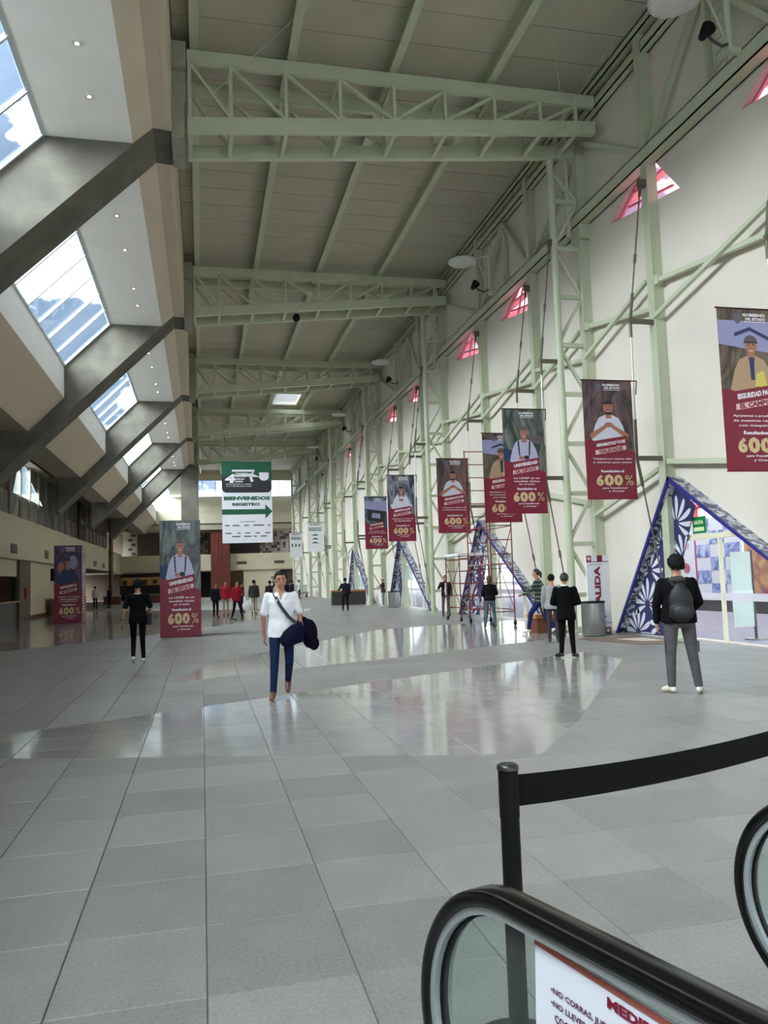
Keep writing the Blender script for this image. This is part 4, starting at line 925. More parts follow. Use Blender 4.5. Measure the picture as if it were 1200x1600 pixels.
# ------------------------------------------------------------------ queue post with belt
t = thing('queue_post', 'black retractable belt post standing behind the escalator handrail', 'belt post', (1.08, 2.72, 0))
X, Y = 1.055, 2.72
obj('base', MB().loft([(X, Y, 0, .17, .17), (X, Y, .02, .17, .17), (X, Y, .035, .06, .06)], 28), BLACK, t); obj('tube', MB().tube((X, Y, .03), (X, Y, .90), .034, n=24), BLACK, t)
obj('belt_head', MB().tube((X, Y, .79), (X, Y, .955), .036, n=24), M('black_matte', (5, 5, 6), .6, spec=.25), t); obj('cap', MB().loft([(X, Y, .955, .040, .040), (X, Y, .968, .039, .039), (X, Y, .974, .03, .03)], 24), M('cap_grey', (34, 34, 34), .35), t)
t = thing('queue_post', 'black belt post holding the far end of the belt beyond the right picture edge', 'belt post', (3.35, 3.5, 0))
X2, Y2 = 3.35, 3.50
obj('base', MB().loft([(X2, Y2, 0, .17, .17), (X2, Y2, .02, .17, .17), (X2, Y2, .035, .06, .06)], 28), BLACK, t); obj('tube', MB().tube((X2, Y2, .03), (X2, Y2, .97), .036, n=24), BLACK, t); obj('cap', MB().tube((X2, Y2, .97), (X2, Y2, .985), .04, n=24), BLACK, t)
mb = MB(); n_ = 16; vs = []
for j in range(n_+1):
    f = j/n_; x = X+.03+(X2-X-.06)*f; y_ = Y+.01+(Y2-Y)*f; sag = -.10*4*f*(1-f)*.5
    for d in (-.0015, .0015):
        for z in (.820, .930): vs.append((x, y_+d, z+sag+.0*f))
fs = []
for j in range(n_):
    a = 4*j; b = 4*j+4; fs += [(a, a+1, b+1, b), (a+2, b+2, b+3, a+3), (a+1, a+3, b+3, b+1), (a, b, b+2, a+2)]
o = obj('belt', mb.add(vs, fs), M('belt_black', (7, 7, 8), .8, spec=.2)); tag(o, 'wide black belt stretched from the belt post to the right picture edge', 'belt')

# ------------------------------------------------------------------ escalator head
EP = Vector((.62, 1.79, 0)); eu = Vector((.31, -.951, 0)).normalized(); ev = Vector((-eu.y, eu.x, 0))
def E3(s, z, v=0.0): return EP-eu*s+ev*v+Vector((0, 0, z))     # s runs away from the camera along the escalator
RC = (-.105, .615)
def outline(R, n=22, s_end=-2.2, ztop=None):
    pts = [(s_end, RC[1]+R)]
    for k in range(n+1):
        a = PI/2-PI*1.0*k/n; pts.append((RC[0]+R*math.cos(a), RC[1]+R*math.sin(a)))
    pts.append((s_end, RC[1]-R)); return pts
def band(mb, Ro, Ri, v0, v1, mi=0):
    o, i_ = outline(Ro), outline(Ri); n = len(o); vs = []
    for k in range(n):
        for (s, z), v in ((o[k], v0), (o[k], v1), (i_[k], v1), (i_[k], v0)): vs.append(E3(s, z, v))
    fs = []
    for k in range(n-1):
        for q in range(4): fs.append((4*k+q, 4*k+(q+1) % 4, 4*k+4+(q+1) % 4, 4*k+4+q))
    fs += [(0, 1, 2, 3), (4*n-4, 4*n-3, 4*n-2, 4*n-1)]
    k0 = len(mb.f); mb.add(vs, fs, mi)
    return mb
rubber = M('rubber_handrail', (10, 9, 9), .2, spec=.4)
def balustrade(v, lab):
    t = thing('escalator_balustrade', lab, 'balustrade', tuple(E3(0, 0, v)), group='escalator balustrades')
    # handrail with rounded section
    mb = MB(); sec = [(-.032, .0), (-.038, .010), (-.037, .026), (-.026, .036), (.026, .036), (.037, .026), (.038, .010), (.032, .0)]
    ol = outline(.30, 30); n = len(ol); vs = []; m_ = len(sec)
    for k in range(n):
        s, z = ol[k]
        if k == 0: nx, nz = 0, 1
        elif k == n-1: nx, nz = 0, -1
        else: d = math.hypot(s-RC[0], z-RC[1]); nx, nz = (s-RC[0])/d, (z-RC[1])/d
        for a, b in sec: vs.append(E3(s+nx*b, z+nz*b, v+a))
    fs = [(m_*k+q, m_*k+(q+1) % m_, m_*k+m_+(q+1) % m_, m_*k+m_+q) for k in range(n-1) for q in range(m_)]
    mb.add(vs, fs, 0, True); obj('handrail', mb, rubber, t)
    obj('guide_profile', band(MB(), .304, .283, v-.027, v+.027), M('guide_grey', (168, 174, 174), .4, metal=.4), t)
    obj('seal_strip', band(MB(), .283, .277, v-.010, v+.010), BLACK, t)
    gp = outline(.279, 30); gp = gp[:-1]+[(-2.2, RC[1]-.279)]
    n = len(gp); tr = tessellate_polygon([[Vector((a, b, 0)) for a, b in gp]])
    vs = [E3(a, b, v-.005) for a, b in gp]+[E3(a, b, v+.005) for a, b in gp]
    obj('glass_panel', MB().add(vs, [tuple(x) for x in tr]+[tuple(i+n for i in x) for x in tr]), RAILG, t)
    a_, b_ = E3(.16, 0, v), E3(-2.2, 0, v)
    obj('skirt_deck', MB().prism([(.12, 0), (.12, .16), (.02, .34), (-2.2, .34), (-2.2, 0)], lambda s, z: tuple(E3(s, z, v-.07)), lambda s, z: tuple(E3(s, z, v+.07))), M('skirt_metal', (150, 150, 146), .35, metal=.7), t)
    return t
balustrade(0, 'escalator balustrade with black handrail and glass carrying the rules notice')
balustrade(1.24, 'second escalator balustrade curving in at the right picture edge')
t = thing('landing_plate', 'ribbed steel landing plate between the two escalator balustrades', 'landing plate', tuple(E3(0, 0, .62)))
pl = M('ribbed_plate', (150, 150, 144), .4, metal=.5)
obj('plate_body', MB().prism([(.81, .0), (.81, .004), (-2.2, .004), (-2.2, .0)], lambda s, z: tuple(E3(s, z, .08)), lambda s, z: tuple(E3(s, z, 1.17))), DKGREY, t)
mb = MB(); s = .80
while s > -1.6:
    p = [(s, .004), (s, .011), (s-.019, .011), (s-.019, .004)]
    mb.prism(p, lambda a, b: tuple(E3(a, b, .09)), lambda a, b: tuple(E3(a, b, 1.16))); s -= .031
tag(obj('ribs', mb, pl, t), kind='stuff')
obj('edge_strip', MB().prism([(.825, 0), (.825, .010), (.806, .010), (.806, 0)], lambda a, b: tuple(E3(a, b, .07)), lambda a, b: tuple(E3(a, b, 1.18))), BLACK, t)
# rules notice on the glass
t = thing('rules_notice', 'white notice with red top stripe and maroon heading MEDIDAS stuck on the escalator glass', 'notice', tuple(E3(-.17, .5, -.012)))
TL = -.05   # slope of the notice edge
def NF(e):
    def f(a, b):   # a: along reading direction (towards the camera side), b: up
        ca, sa = math.cos(TL), math.sin(TL); A = a*ca-b*sa; B = a*sa+b*ca
        return tuple(E3(-.187-A, .893+B, -.008-e))
    return f
mb = MB().prism([(0.0, -.50), (1.2, -.50), (1.2, 0.0), (0.0, 0.0)], NF(0), NF(.003)); obj('sheet', mb, M('notice_white', (222, 224, 234), .45), t)
obj('stripe', MB().flat([(0, -.001), (1.2, -.001), (1.2, -.014), (0, -.014)], NF(.005)), M('notice_stripe', (160, 84, 72), .5), t, fix=False)
mb = MB(); text(mb, 'MEDIDAS DE SEGURIDAD', .2+.21, -.036, .42, .021, NF(.005), .05); obj('heading', mb, MAR, t, fix=False)
mb = MB()
for k, (s_, x, w_) in enumerate((('•NO CORRAS, JUEGUES O EMPUJES', .048, .285), ('•NO LLEVES OBJETOS GRANDES', .048, .26), ('COCHES NI CARRITOS', .058, .18), ('•SUJÉTATE DEL PASAMANOS', .048, .24), ('•CUIDA A LOS NIÑOS', .048, .18))): text(mb, s_, x+w_/2, -.085-k*.0255, w_, .0155, NF(.005), .03)
obj('lettering', mb, M('notice_text', (84, 40, 60), .5), t, fix=False)

# ------------------------------------------------------------------ people
def remesh(o, vox, smooth=2):
    m = o.modifiers.new('remesh', 'REMESH'); m.mode = 'VOXEL'; m.voxel_size = vox; m.use_smooth_shade = True
    if smooth: s = o.modifiers.new('smooth', 'SMOOTH'); s.iterations = smooth; s.factor = .5
def limb(mb, a, b, ra, rb, n=14):
    a, b = Vector(a), Vector(b); mb.tube(a, b, ra, rb, n=n); mb.ell(a, ra, ra, ra, n, 8); mb.ell(b, rb, rb, rb, n, 8)
def person(label, x, y, H=1.75, face=0.0, vox=.014, top=('short', (240, 240, 240)), trousers=(40, 50, 80), shoes=(120, 80, 60), hair='short', skin=None, pose=None, hem=.86, slim=1.0,
           wide=1.0, lean=(0, 0), hairm=None, coat_open=None, head_turn=0.0, head_tilt=0.0, female=False, detail=False, topmat=None, group=None, trmat=None, hatc=None):
    """face: direction the person looks, degrees clockwise from +y (away from the camera)"""
    t = thing('person', label, 'person', (x, y, 0), -math.radians(face), group)
    sc = H/1.75; skin = skin or SKIN; hairm = hairm or HAIRM
    J = dict(hipL=(-.095, 0, .92), hipR=(.095, 0, .92), kneeL=(-.10, .02, .50), kneeR=(.10, .02, .50), ankL=(-.105, -.01, .085), ankR=(.105, -.01, .085),
             shL=(-.185, 0, 1.42), shR=(.185, 0, 1.42), elL=(-.235, -.02, 1.13), elR=(.235, -.02, 1.13), wrL=(-.245, .05, .88), wrR=(.245, .05, .88),
             toeL=(-.12, .16, .03), toeR=(.12, .16, .03), handL=None, handR=None)
    if female: J['shL'] = (-.165, 0, 1.41); J['shR'] = (.165, 0, 1.41)
    if pose: J.update(pose)
    lx, ly = lean
    def W_(p):
        x_, y_, z_ = p; k_ = max(0, z_-.92)
        return Vector(((x_+lx*k_)*sc, (y_+ly*k_)*sc, z_*sc))
    V = {k: (W_(v) if v else None) for k, v in J.items()}
    th = skin
    # body: one continuous surface
    b = MB()
    def rings(lst, e=0.0, z0=0, z1=9): return [(W_((0, cy, z))[0], W_((0, cy, z))[1], z*sc, (rx*wide+e)*sc, (ry*slim+e)*sc) for z, rx, ry, cy in lst if z0 <= z <= z1]
    R_ = [(.86, .15, .105, 0), (.93, .165, .115, -.01), (1.0, .155, .11, 0), (1.1, .145, .10, .005), (1.22, .155, .105, .01), (1.33, .172, .112, .008), (1.40, .165, .10, 0), (1.44, .13, .08, -.005), (1.475, .07, .062, -.008), (1.50, .055, .056, -.005)]
    b.loft(rings(R_), 20)
    hc = W_((0, .012, 1.635)); nb = W_((0, -.008, 1.47)); 
    hr = Matrix.Rotation(-math.radians(head_turn), 3, 'Z') @ Matrix.Rotation(math.radians(head_tilt), 3, 'X')
    def Hp(p): return hc+hr @ (Vector(p)*sc)
    limb(b, nb, Hp((0, -.01, -.07)), .056*sc, .052*sc)
    b.ell(Hp((0, -.008, .022)), .076*sc, .094*sc, .096*sc, 20, 14, rot=hr); b.ell(Hp((0, .022, -.045)), .056*sc, .064*sc, .068*sc, 16, 10, rot=hr); b.ell(Hp((0, .045, -.09)), .03*sc, .03*sc, .025*sc, 10, 8, rot=hr)
    b.tube(Hp((0, .078, .01)), Hp((0, .098, -.028)), .009*sc, .014*sc, n=8); b.ell(Hp((0, .094, -.03)), .017*sc, .014*sc, .011*sc, 10, 6, rot=hr)
    for s_ in (-1, 1): b.ell(Hp((s_*.078, -.004, -.008)), .010*sc, .018*sc, .030*sc, 10, 8, rot=hr)
    for S in 'LR':
        limb(b, V['hip'+S], V['knee'+S], .082*sc, .054*sc); limb(b, V['knee'+S], V['ank'+S], .052*sc, .034*sc)
        sgn = -1 if S == 'L' else 1
        limb(b, V['sh'+S], V['el'+S], .047*sc, .037*sc, 12); limb(b, V['el'+S], V['wr'+S], .037*sc, .024*sc, 12)
        limb(b, V['ank'+S], V['toe'+S], .03*sc, .022*sc, 10)
        # hand: palm, four fingers, thumb
        d = (V['wr'+S]-V['el'+S]).normalized()
        if V['hand'+S] is not None: d = (W_(J['hand'+S])-V['wr'+S]).normalized()
        sd = Vector((0, 1, 0)); sd = (sd-d*sd.dot(d)); sd = sd.normalized() if sd.length > .2 else Vector((1, 0, 0)); nn = d.cross(sd).normalized()*(-sgn)
        w = V['wr'+S]
        limb(b, w, w+d*.045*sc, .023*sc, .026*sc, 8)
        for q in range(4): limb(b, w+d*.02*sc+sd*(q-1.5)*.012*sc, w+d*.088*sc+sd*(q-1.5)*.0195*sc, .014*sc, .0115*sc, 8)
        for q, L_ in enumerate((.036, .046, .043, .034)):
            k0 = w+d*.088*sc+sd*(1.5-q)*.0195*sc; k1 = k0+(d*.9+nn*.35)*L_*sc; k2 = k1+(d*.55+nn*.8)*L_*.8*sc
            limb(b, k0, k1, .0098*sc, .009*sc, 7); limb(b, k1, k2, .009*sc, .008*sc, 7)
        t0 = w+d*.03*sc+sd*.022*sc; t1 = t0+(d*.6+sd*.8+nn*.1)*.035*sc; t2 = t1+(d*.9+sd*.2+nn*.3)*.03*sc
        limb(b, t0, t1, .012*sc, .011*sc, 7); limb(b, t1, t2, .010*sc, .009*sc, 7)
    bo = obj('body', b, skin, t, local=True, fix=False); remesh(bo, vox if not detail else .0085)
    # trousers
    tm_ = trmat or M('cloth_%d_%d_%d' % trousers, trousers, .9, noise=.16, scale=11, bump=.9, spec=.15)
    b = MB(); b.loft(rings([(.84, .155, .11, 0), (.93, .172, .122, -.012), (1.0, .16, .115, 0), (1.03, .15, .11, 0)], .006), 20)
    for S in 'LR':
        e = .016*slim
        limb(b, V['hip'+S], V['knee'+S], (.09*slim)*sc, (.064*slim)*sc); lo = V['ank'+S]+(V['knee'+S]-V['ank'+S])*.06
        limb(b, V['knee'+S], lo, (.064*slim)*sc, (.048*slim)*sc)
    o = obj('trousers', b, tm_, t, local=True, fix=False); remesh(o, vox if not detail else .011)
    # shoes
    sm_ = M('shoe_%d_%d_%d' % shoes, shoes, .5)
    for S in 'LR':
        b = MB(); a, c = V['ank'+S], V['toe'+S]; d = (c-a); 
        limb(b, a+Vector((0, 0, -.01*sc)), a+d*.35+Vector((0, 0, -.004)), .047*sc, .046*sc, 12); limb(b, a+d*.35-Vector((0, 0, .004)), c+Vector((0, 0, .005)), .044*sc, .034*sc, 12); b.ell(a+Vector((0, 0, -.04*sc))-d*.18, .038*sc, .04*sc, .035*sc, 12, 8)
        o = obj('shoe', b, sm_, t, local=True, fix=False); remesh(o, min(vox, .012))
    # top
    kind, tc_ = top; tmm = topmat or M('top_%d_%d_%d' % tc_, tc_, .9, noise=.07, scale=9, bump=.9, spec=.15)
    b = MB(); e = .018 if kind != 'jacket' else .026
    L2 = [(hem, .180, .132, -.006), (hem+.06, .180, .134, -.010), (min(1.03, hem+.12), .176, .130, -.008)]+[r for r in R_ if hem+.16 < r[0] <= 1.44]+[(1.462, .085, .07, -.008)]
    b.loft(rings([(z, max(rx, .158), ry, cy) for z, rx, ry, cy in L2], e-.006), 22)
    for S in 'LR':
        limb(b, V['sh'+S], V['el'+S], (.058+e*.3)*sc, (.05+e*.3)*sc) if kind != 'short' else limb(b, V['sh'+S], V['sh'+S]+(V['el'+S]-V['sh'+S])*.80, .056*sc, .060*sc)
        if kind != 'short': limb(b, V['el'+S], V['el'+S]+(V['wr'+S]-V['el'+S])*.9, (.048+e*.3)*sc, (.036+e*.3)*sc)
    if kind == 'hood' or kind == 'jacket': b.loft([(W_((0, -.012, z))[0], W_((0, -.012, z))[1], z*sc, r*sc, r*sc) for z, r in ((1.44, .085), (1.475, .078), (1.50, .07))], 16)
    if kind == 'hood': b.ell(W_((0, -.085, 1.45)), .085*sc, .05*sc, .06*sc)
    o = obj({'short': 'shirt', 'long': 'shirt', 'jacket': 'jacket', 'hood': 'hooded_jacket'}[kind], b, tmm, t, local=True, fix=False); remesh(o, vox if not detail else .011)
    if coat_open: 
        b = MB(); b.loft([(W_((0, .062, z))[0], W_((0, .062, z))[1], z*sc, r*sc, .085*sc) for z, r in ((.9, .07), (1.0, .078), (1.2, .072), (1.35, .06), (1.44, .04))], 14)
        obj('inner_shirt', b, M('inner_%d_%d_%d' % coat_open, coat_open, .8), t, local=True)
    # hair
    def cap(rx, ry, rz, cy, cz, cutz, cuty, name='hair', mt=None, thick=.006):
        bm = bmesh.new(); bmesh.ops.create_icosphere(bm, subdivisions=4, radius=1)
        def fz(y_):
            for (a, za), (b_, zb_) in (((-2, -.66), (-.4, -.60)), ((-.4, -.60), (.0, -.05)), ((0, -.05), (.22, .02)), ((.22, .02), (.5, .56)), ((.5, .56), (2, .66))):
                if a <= y_ <= b_: return za+(zb_-za)*(y_-a)/(b_-a)
            return .6
        kill = [f for f in bm.faces if f.calc_center_median().z < fz(f.calc_center_median().y)+.05*math.sin(f.calc_center_median().x*11)] if cutz < .9 or True else []
        bmesh.ops.delete(bm, geom=kill, context='FACES')
        for v in bm.verts:
            am = .10 if thick > .008 else .05; n_ = 1+am*math.sin(v.co.x*13+v.co.z*7)*math.sin(v.co.y*9+v.co.z*5)+am*.5*(random.random()-.5)
            v.co = Hp((v.co.x*rx*n_, v.co.y*ry*n_+cy, v.co.z*rz*n_+cz))
        me = bpy.data.meshes.new(name); bm.to_mesh(me); bm.free(); me.materials.append(mt or hairm)
        for p in me.polygons: p.use_smooth = True
        o = link(name, me, t); s = o.modifiers.new('solid', 'SOLIDIFY'); s.thickness = thick*sc; s.offset = 1; return o
    if hair == 'short': cap(.083, .104, .103, -.012, .026, .30, .10)
    elif hair == 'bushy': cap(.096, .115, .118, -.018, .03, .30, .05, thick=.012)
    elif hair == 'long':
        cap(.09, .108, .108, -.014, .026, .35, .12); b = MB(); b.ell(Hp((0, -.07, -.05)), .082*sc, .045*sc, .14*sc, 14, 10); b.ell(Hp((.06, -.02, -.06)), .025*sc, .04*sc, .09*sc); b.ell(Hp((-.06, -.02, -.06)), .025*sc, .04*sc, .09*sc); o = obj('long_hair', b, hairm, t, local=True, fix=False); remesh(o, vox)
    elif hair == 'tail':
        cap(.086, .106, .106, -.014, .026, .32, .10); obj('pony_tail', MB().ell(Hp((0, -.13, -.03)), .028*sc, .035*sc, .10*sc), hairm, t, local=True)
    if hatc: cap(.092, .112, .09, -.01, .05, .1, .9, 'cap', M('hat_%d_%d_%d' % hatc, hatc, .8)); obj('cap_peak', MB().ell(Hp((0, .12, .05)), .06*sc, .07*sc, .012*sc), M('hat_%d_%d_%d' % hatc, hatc, .8), t, local=True)
    # face
    for s_ in (-1, 1):
        obj('eye', MB().ell(Hp((s_*.031, .077, .012)), .012*sc, .010*sc, .0055*sc, 10, 8, rot=hr), M('eye_white', (150, 132, 122), .3), t, local=True)
        obj('iris', MB().ell(Hp((s_*.031, .085, .012)), .006*sc, .004*sc, .0052*sc, 8, 6, rot=hr), HAIRM, t, local=True)
        obj('eyebrow', MB().ell(Hp((s_*.032, .083, .034)), .020*sc, .008*sc, .0045*sc, 10, 6, rot=hr), HAIRM, t, local=True)
    obj('mouth', MB().ell(Hp((0, .083, -.06)), .024*sc, .010*sc, .007*sc, 12, 6, rot=hr), M('lips', (126, 72, 66), .5), t, local=True)
    t['_'] = 0; del t['_']
    return t, W_, V, Hp, sc
def held(parent_t, name, label, cat, parts):
    """a thing carried by a person: stays top-level, built in the person's frame"""
    t = thing(name, label, cat, tuple(parent_t.location), parent_t.rotation_euler.z)
    for nm, mb, mt, vx in parts:
        o = obj(nm, mb, mt, t, local=True, fix=False)
        if vx: remesh(o, vx, 3)
    return t

# man in white shirt walking towards the camera
p, W_, V, Hp, sc = person('man in white short-sleeved shirt and jeans walking closer with a navy bag', 1.10, 11.45, 1.78, 186, top=('short', (232, 232, 236)), trousers=(24, 36, 68), shoes=(104, 66, 44),
    pose=dict(hipL=(-.09, 0, .92), kneeL=(-.10, .02, .51), ankL=(-.075, -.24, .20), toeL=(-.07, -.13, .07), kneeR=(.105, .12, .50), ankR=(.13, .17, .085), toeR=(.15, .33, .03),
              elL=(-.26, -.06, 1.14), wrL=(-.29, .06, .90), elR=(.25, -.05, 1.13), wrR=(.25, -.10, .87)), hem=.84, detail=True, head_tilt=-4, head_turn=-6, hairm=HAIRM, vox=.012, wide=1.03, slim=.96)
SHW = M('top_232_232_236', (232, 232, 236))
for s_ in (-1, 1): obj('collar', MB().prism([(s_*.012, 1.40), (s_*.075, 1.475), (s_*.10, 1.45), (s_*.05, 1.375)], lambda a, b: W_((a, .085+(1.46-b)*.35, b)), lambda a, b: W_((a, .097+(1.46-b)*.35, b))), SHW, p, local=True)
obj('neck_opening', MB().prism([(-.04, 1.475), (.04, 1.475), (.0, 1.36)], lambda a, b: W_((a, .080+(1.46-b)*.36, b)), lambda a, b: W_((a, .088+(1.46-b)*.36, b))), SKIN, p, local=True)
for q in range(5): obj('button', MB().ell(W_((0.0, .136, 1.30-q*.09)), .007, .004, .007, 8, 6), M('button', (200, 200, 204), .4), p, local=True)
obj('wrist_watch', MB().loft([(V['wrL'].x, V['wrL'].y, V['wrL'].z+.01, .033, .033), (V['wrL'].x, V['wrL'].y, V['wrL'].z+.045, .034, .034)], 14), STEEL, p, local=True)
NVY = M('navy_nylon', (14, 17, 40), .9, noise=.2, scale=12, bump=.8, spec=.1)
strap = MB(); sp = [W_((.10, .05, 1.465)), W_((.07, .115, 1.40)), W_((0, .147, 1.27)), W_((-.10, .158, 1.13)), W_((-.2, .14, 1.04))]
for a, b in zip(sp, sp[1:]): strap.bar(a, b, .045, .008, (0, 1, 0))
bag = MB(); bag.loft([(-.13, .17, z*1.0, rx, ry) for z, rx, ry in ((.745, .13, .06), (.77, .16, .075), (.84, .175, .085), (.93, .15, .08), (1.0, .11, .06), (1.06, .07, .035))], 20)
for v_ in range(len(bag.v)): x_, y_, z_ = bag.v[v_]; bag.v[v_] = (x_-(z_-.75)*.25, y_, z_+.03*math.sin(x_*20))
bag2 = MB(); bag2.ell(W_((-.39, -.05, .87)), .12, .09, .21, 18, 12); bag2.ell(W_((-.45, -.04, .73)), .08, .07, .10, 14, 10); bag2.ell(W_((-.30, -.05, 1.0)), .10, .07, .12, 14, 10)
held(p, 'shoulder_bag', 'navy shoulder bag with diagonal strap carried by the man in the white shirt', 'bag', [('bag_body', bag, NVY, .012), ('strap', strap, M('strap_navy', (34, 30, 50), .6), 0), ('buckle', MB().box(.045, .085, .135, .15, 1.365, 1.395), STEEL, 0)])
held(p, 'rolled_jacket', 'dark navy jacket hanging behind the arm of the man in the white shirt', 'jacket', [('cloth_bulk', bag2, M('jacket_navy', (13, 12, 28), .95, spec=.1, bump=.8, noise=.15, scale=10), .014)])

# man in black, back view, left
p, W_, V, Hp, sc = person('man dressed all in black with white shoes walking away on the left', -1.36, 17.94, 1.77, -4, top=('short', (6, 6, 7)), trousers=(8, 8, 9), shoes=(206, 204, 198), hair='bushy',
    pose=dict(kneeL=(-.09, .08, .51), ankL=(-.10, -.10, .13), toeL=(-.10, .05, .03), kneeR=(.09, .03, .50), ankR=(.11, .02, .085), elL=(-.27, -.05, 1.14), wrL=(-.31, .03, .90), elR=(.27, .0, 1.14), wrR=(.20, .20, 1.08)), hem=.84, slim=.92)
obj('collar', MB().loft([(W_((0, -.01, z))[0], W_((0, -.01, z))[1], z*sc, r*sc, r*sc) for z, r in ((1.455, .074), (1.48, .068))], 16), M('pale_collar', (196, 180, 176), .8), p, local=True)
obj('wrist_watch', MB().loft([(V['wrL'].x, V['wrL'].y, V['wrL'].z+.01, .034, .034), (V['wrL'].x, V['wrL'].y, V['wrL'].z+.04, .034, .034)], 14), BLACK, p, local=True)
bag = MB().box(.17, .29, .0, .20, .80, 1.06); bag.bar((.2, .08, 1.05), (-.08, -.13, 1.45), .03, .01)
held(p, 'shoulder_bag', 'small dark bag at the hip of the man in black', 'bag', [('bag_body', bag, M('bag_plum', (30, 22, 28), .7), .014)])
held(p, 'mobile_phone', 'dark phone in the left hand of the man in black', 'phone', [('case', MB().box(-.335, -.322, .04, .10, .72, .82), BLACK, 0), ('screen', MB().box(-.337, -.335, .045, .095, .73, .81), DKGREY, 0)])

# man with backpack, back view, right
p, W_, V, Hp, sc = person('man in black jacket and grey trousers wearing a black backpack, back turned', 6.18, 9.45, 1.80, 24, top=('jacket', (11, 10, 12)), trousers=(82, 78, 82), shoes=(214, 208, 190), hair='bushy',
    pose=dict(hipL=(-.10, 0, .92), hipR=(.10, 0, .92), kneeL=(-.13, .0, .50), kneeR=(.14, .0, .50), ankL=(-.14, -.01, .085), ankR=(.19, -.02, .085), toeL=(-.22, .14, .03), toeR=(.24, .13, .03), elL=(-.27, .02, 1.14), wrL=(-.27, .06, .90), elR=(.27, .06, 1.16), wrR=(.21, .22, 1.05)),
    hem=.90, slim=1.08, wide=1.12, vox=.012, detail=True, head_turn=-12)
obj('hood_fold', MB().ell(W_((0, -.095, 1.46)), .10, .05, .05), M('hood_grey', (58, 54, 54), .9), p, local=True)
bp = MB(); bp.ell(W_((0, -.21, 1.17)), .155, .085, .23, 22, 14); bp.ell(W_((0, -.22, 1.06)), .16, .10, .15, 20, 12); bp.ell(W_((0, -.19, 1.33)), .085, .06, .10, 16, 10)
pk = MB(); pk.ell(W_((0, -.30, 1.05)), .115, .04, .10, 18, 10)
st = MB()
for s_ in (-1, 1):
    L_ = [W_((s_*.06, -.15, 1.38)), W_((s_*.12, -.06, 1.48)), W_((s_*.14, .10, 1.40)), W_((s_*.16, .145, 1.2)), W_((s_*.18, .02, 1.02)), W_((s_*.13, -.16, .98))]
    for a, b in zip(L_, L_[1:]): st.bar(a, b, .04, .012, (0, 1, 0))
held(p, 'backpack', 'black backpack with front pocket on the back of the man at right', 'backpack', [('pack_body', bp, M('pack_black', (14, 15, 16), .6, noise=.2, scale=14), .012), ('front_pocket', pk, M('pack_pocket', (28, 30, 31), .5), .01), ('straps', st, BLACK, 0), ('patch', MB().box(-.03, .03, -.335, -.325, 1.10, 1.115), TXTW, 0), ('zip', MB().box(-.10, .10, -.30, -.293, 1.16, 1.166), DKGREY, 0)])
b = MB()
for S, sg in (('L', -1), ('R', 1)):
    k_ = V['knee'+S]; b.box(k_.x+sg*.055-.01, k_.x+sg*.075+.01, k_.y-.05, k_.y+.05, k_.z+.03, k_.z+.17)
obj('cargo_pocket', b, M('cloth_82_78_82', (82, 78, 82)), p, local=True)

# man in suit
p, W_, V, Hp, sc = person('man in black suit standing with his back turned, holding something in front', 6.87, 14.25, 1.62, 24, top=('jacket', (5, 5, 6)), trousers=(7, 7, 8), shoes=(16, 15, 15), hair='short', hairm=M('dark_brown_hair', (44, 32, 27), .6),
    pose=dict(elL=(-.27, .0, 1.14), wrL=(-.10, .22, 1.08), elR=(.27, .0, 1.14), wrR=(.10, .22, 1.08), toeR=(.20, .13, .03), toeL=(-.24, .12, .03), ankL=(-.13, -.01, .085), ankR=(.12, -.01, .085)), hem=.78, slim=1.0, wide=1.02)
obj('shirt_collar', MB().loft([(W_((0, -.01, z))[0], W_((0, -.01, z))[1], z*sc, r*sc, r*sc) for z, r in ((1.49, .074), (1.515, .066))], 16), TXTW, p, local=True)
held(p, 'mobile_phone', 'phone held up in front of the man in the black suit', 'phone', [('case', MB().box(-.04, .04, .31, .32, 1.0, 1.12), BLACK, 0), ('screen', MB().box(-.036, .036, .307, .31, 1.005, 1.115), DKGREY, 0)])

# man in plaid shirt striding left
def plaid():
    m, n, l, b = newmat('green_plaid'); tc_ = n.new('ShaderNodeTexCoord'); sp_ = n.new('ShaderNodeSeparateXYZ'); l.new(tc_.outputs['Object'], sp_.inputs[0]); pr = []
    for ax, s_ in ((0, 9.0), (2, 9.0), (1, 9.0)):
        a = n.new('ShaderNodeMath'); a.operation = 'MULTIPLY'; a.inputs[1].default_value = s_; l.new(sp_.outputs[ax], a.inputs[0]); f = n.new('ShaderNodeMath'); f.operation = 'FRACT'; l.new(a.outputs[0], f.inputs[0]); g = n.new('ShaderNodeMath'); g.operation = 'LESS_THAN'; g.inputs[1].default_value = .16 if ax != 1 else .05; l.new(f.outputs[0], g.inputs[0]); pr.append(g.outputs[0])
    mx = n.new('ShaderNodeMath'); mx.operation = 'MAXIMUM'; l.new(pr[0], mx.inputs[0]); l.new(pr[1], mx.inputs[1]); c = n.new('ShaderNodeMixRGB'); c.inputs[1].default_value = (*lin((38, 52, 46)), 1); c.inputs[2].default_value = (*lin((142, 150, 138)), 1); l.new(mx.outputs[0], c.inputs[0]); l.new(c.outputs[0], b.inputs['Base Color']); b.inputs['Roughness'].default_value = .9; return m
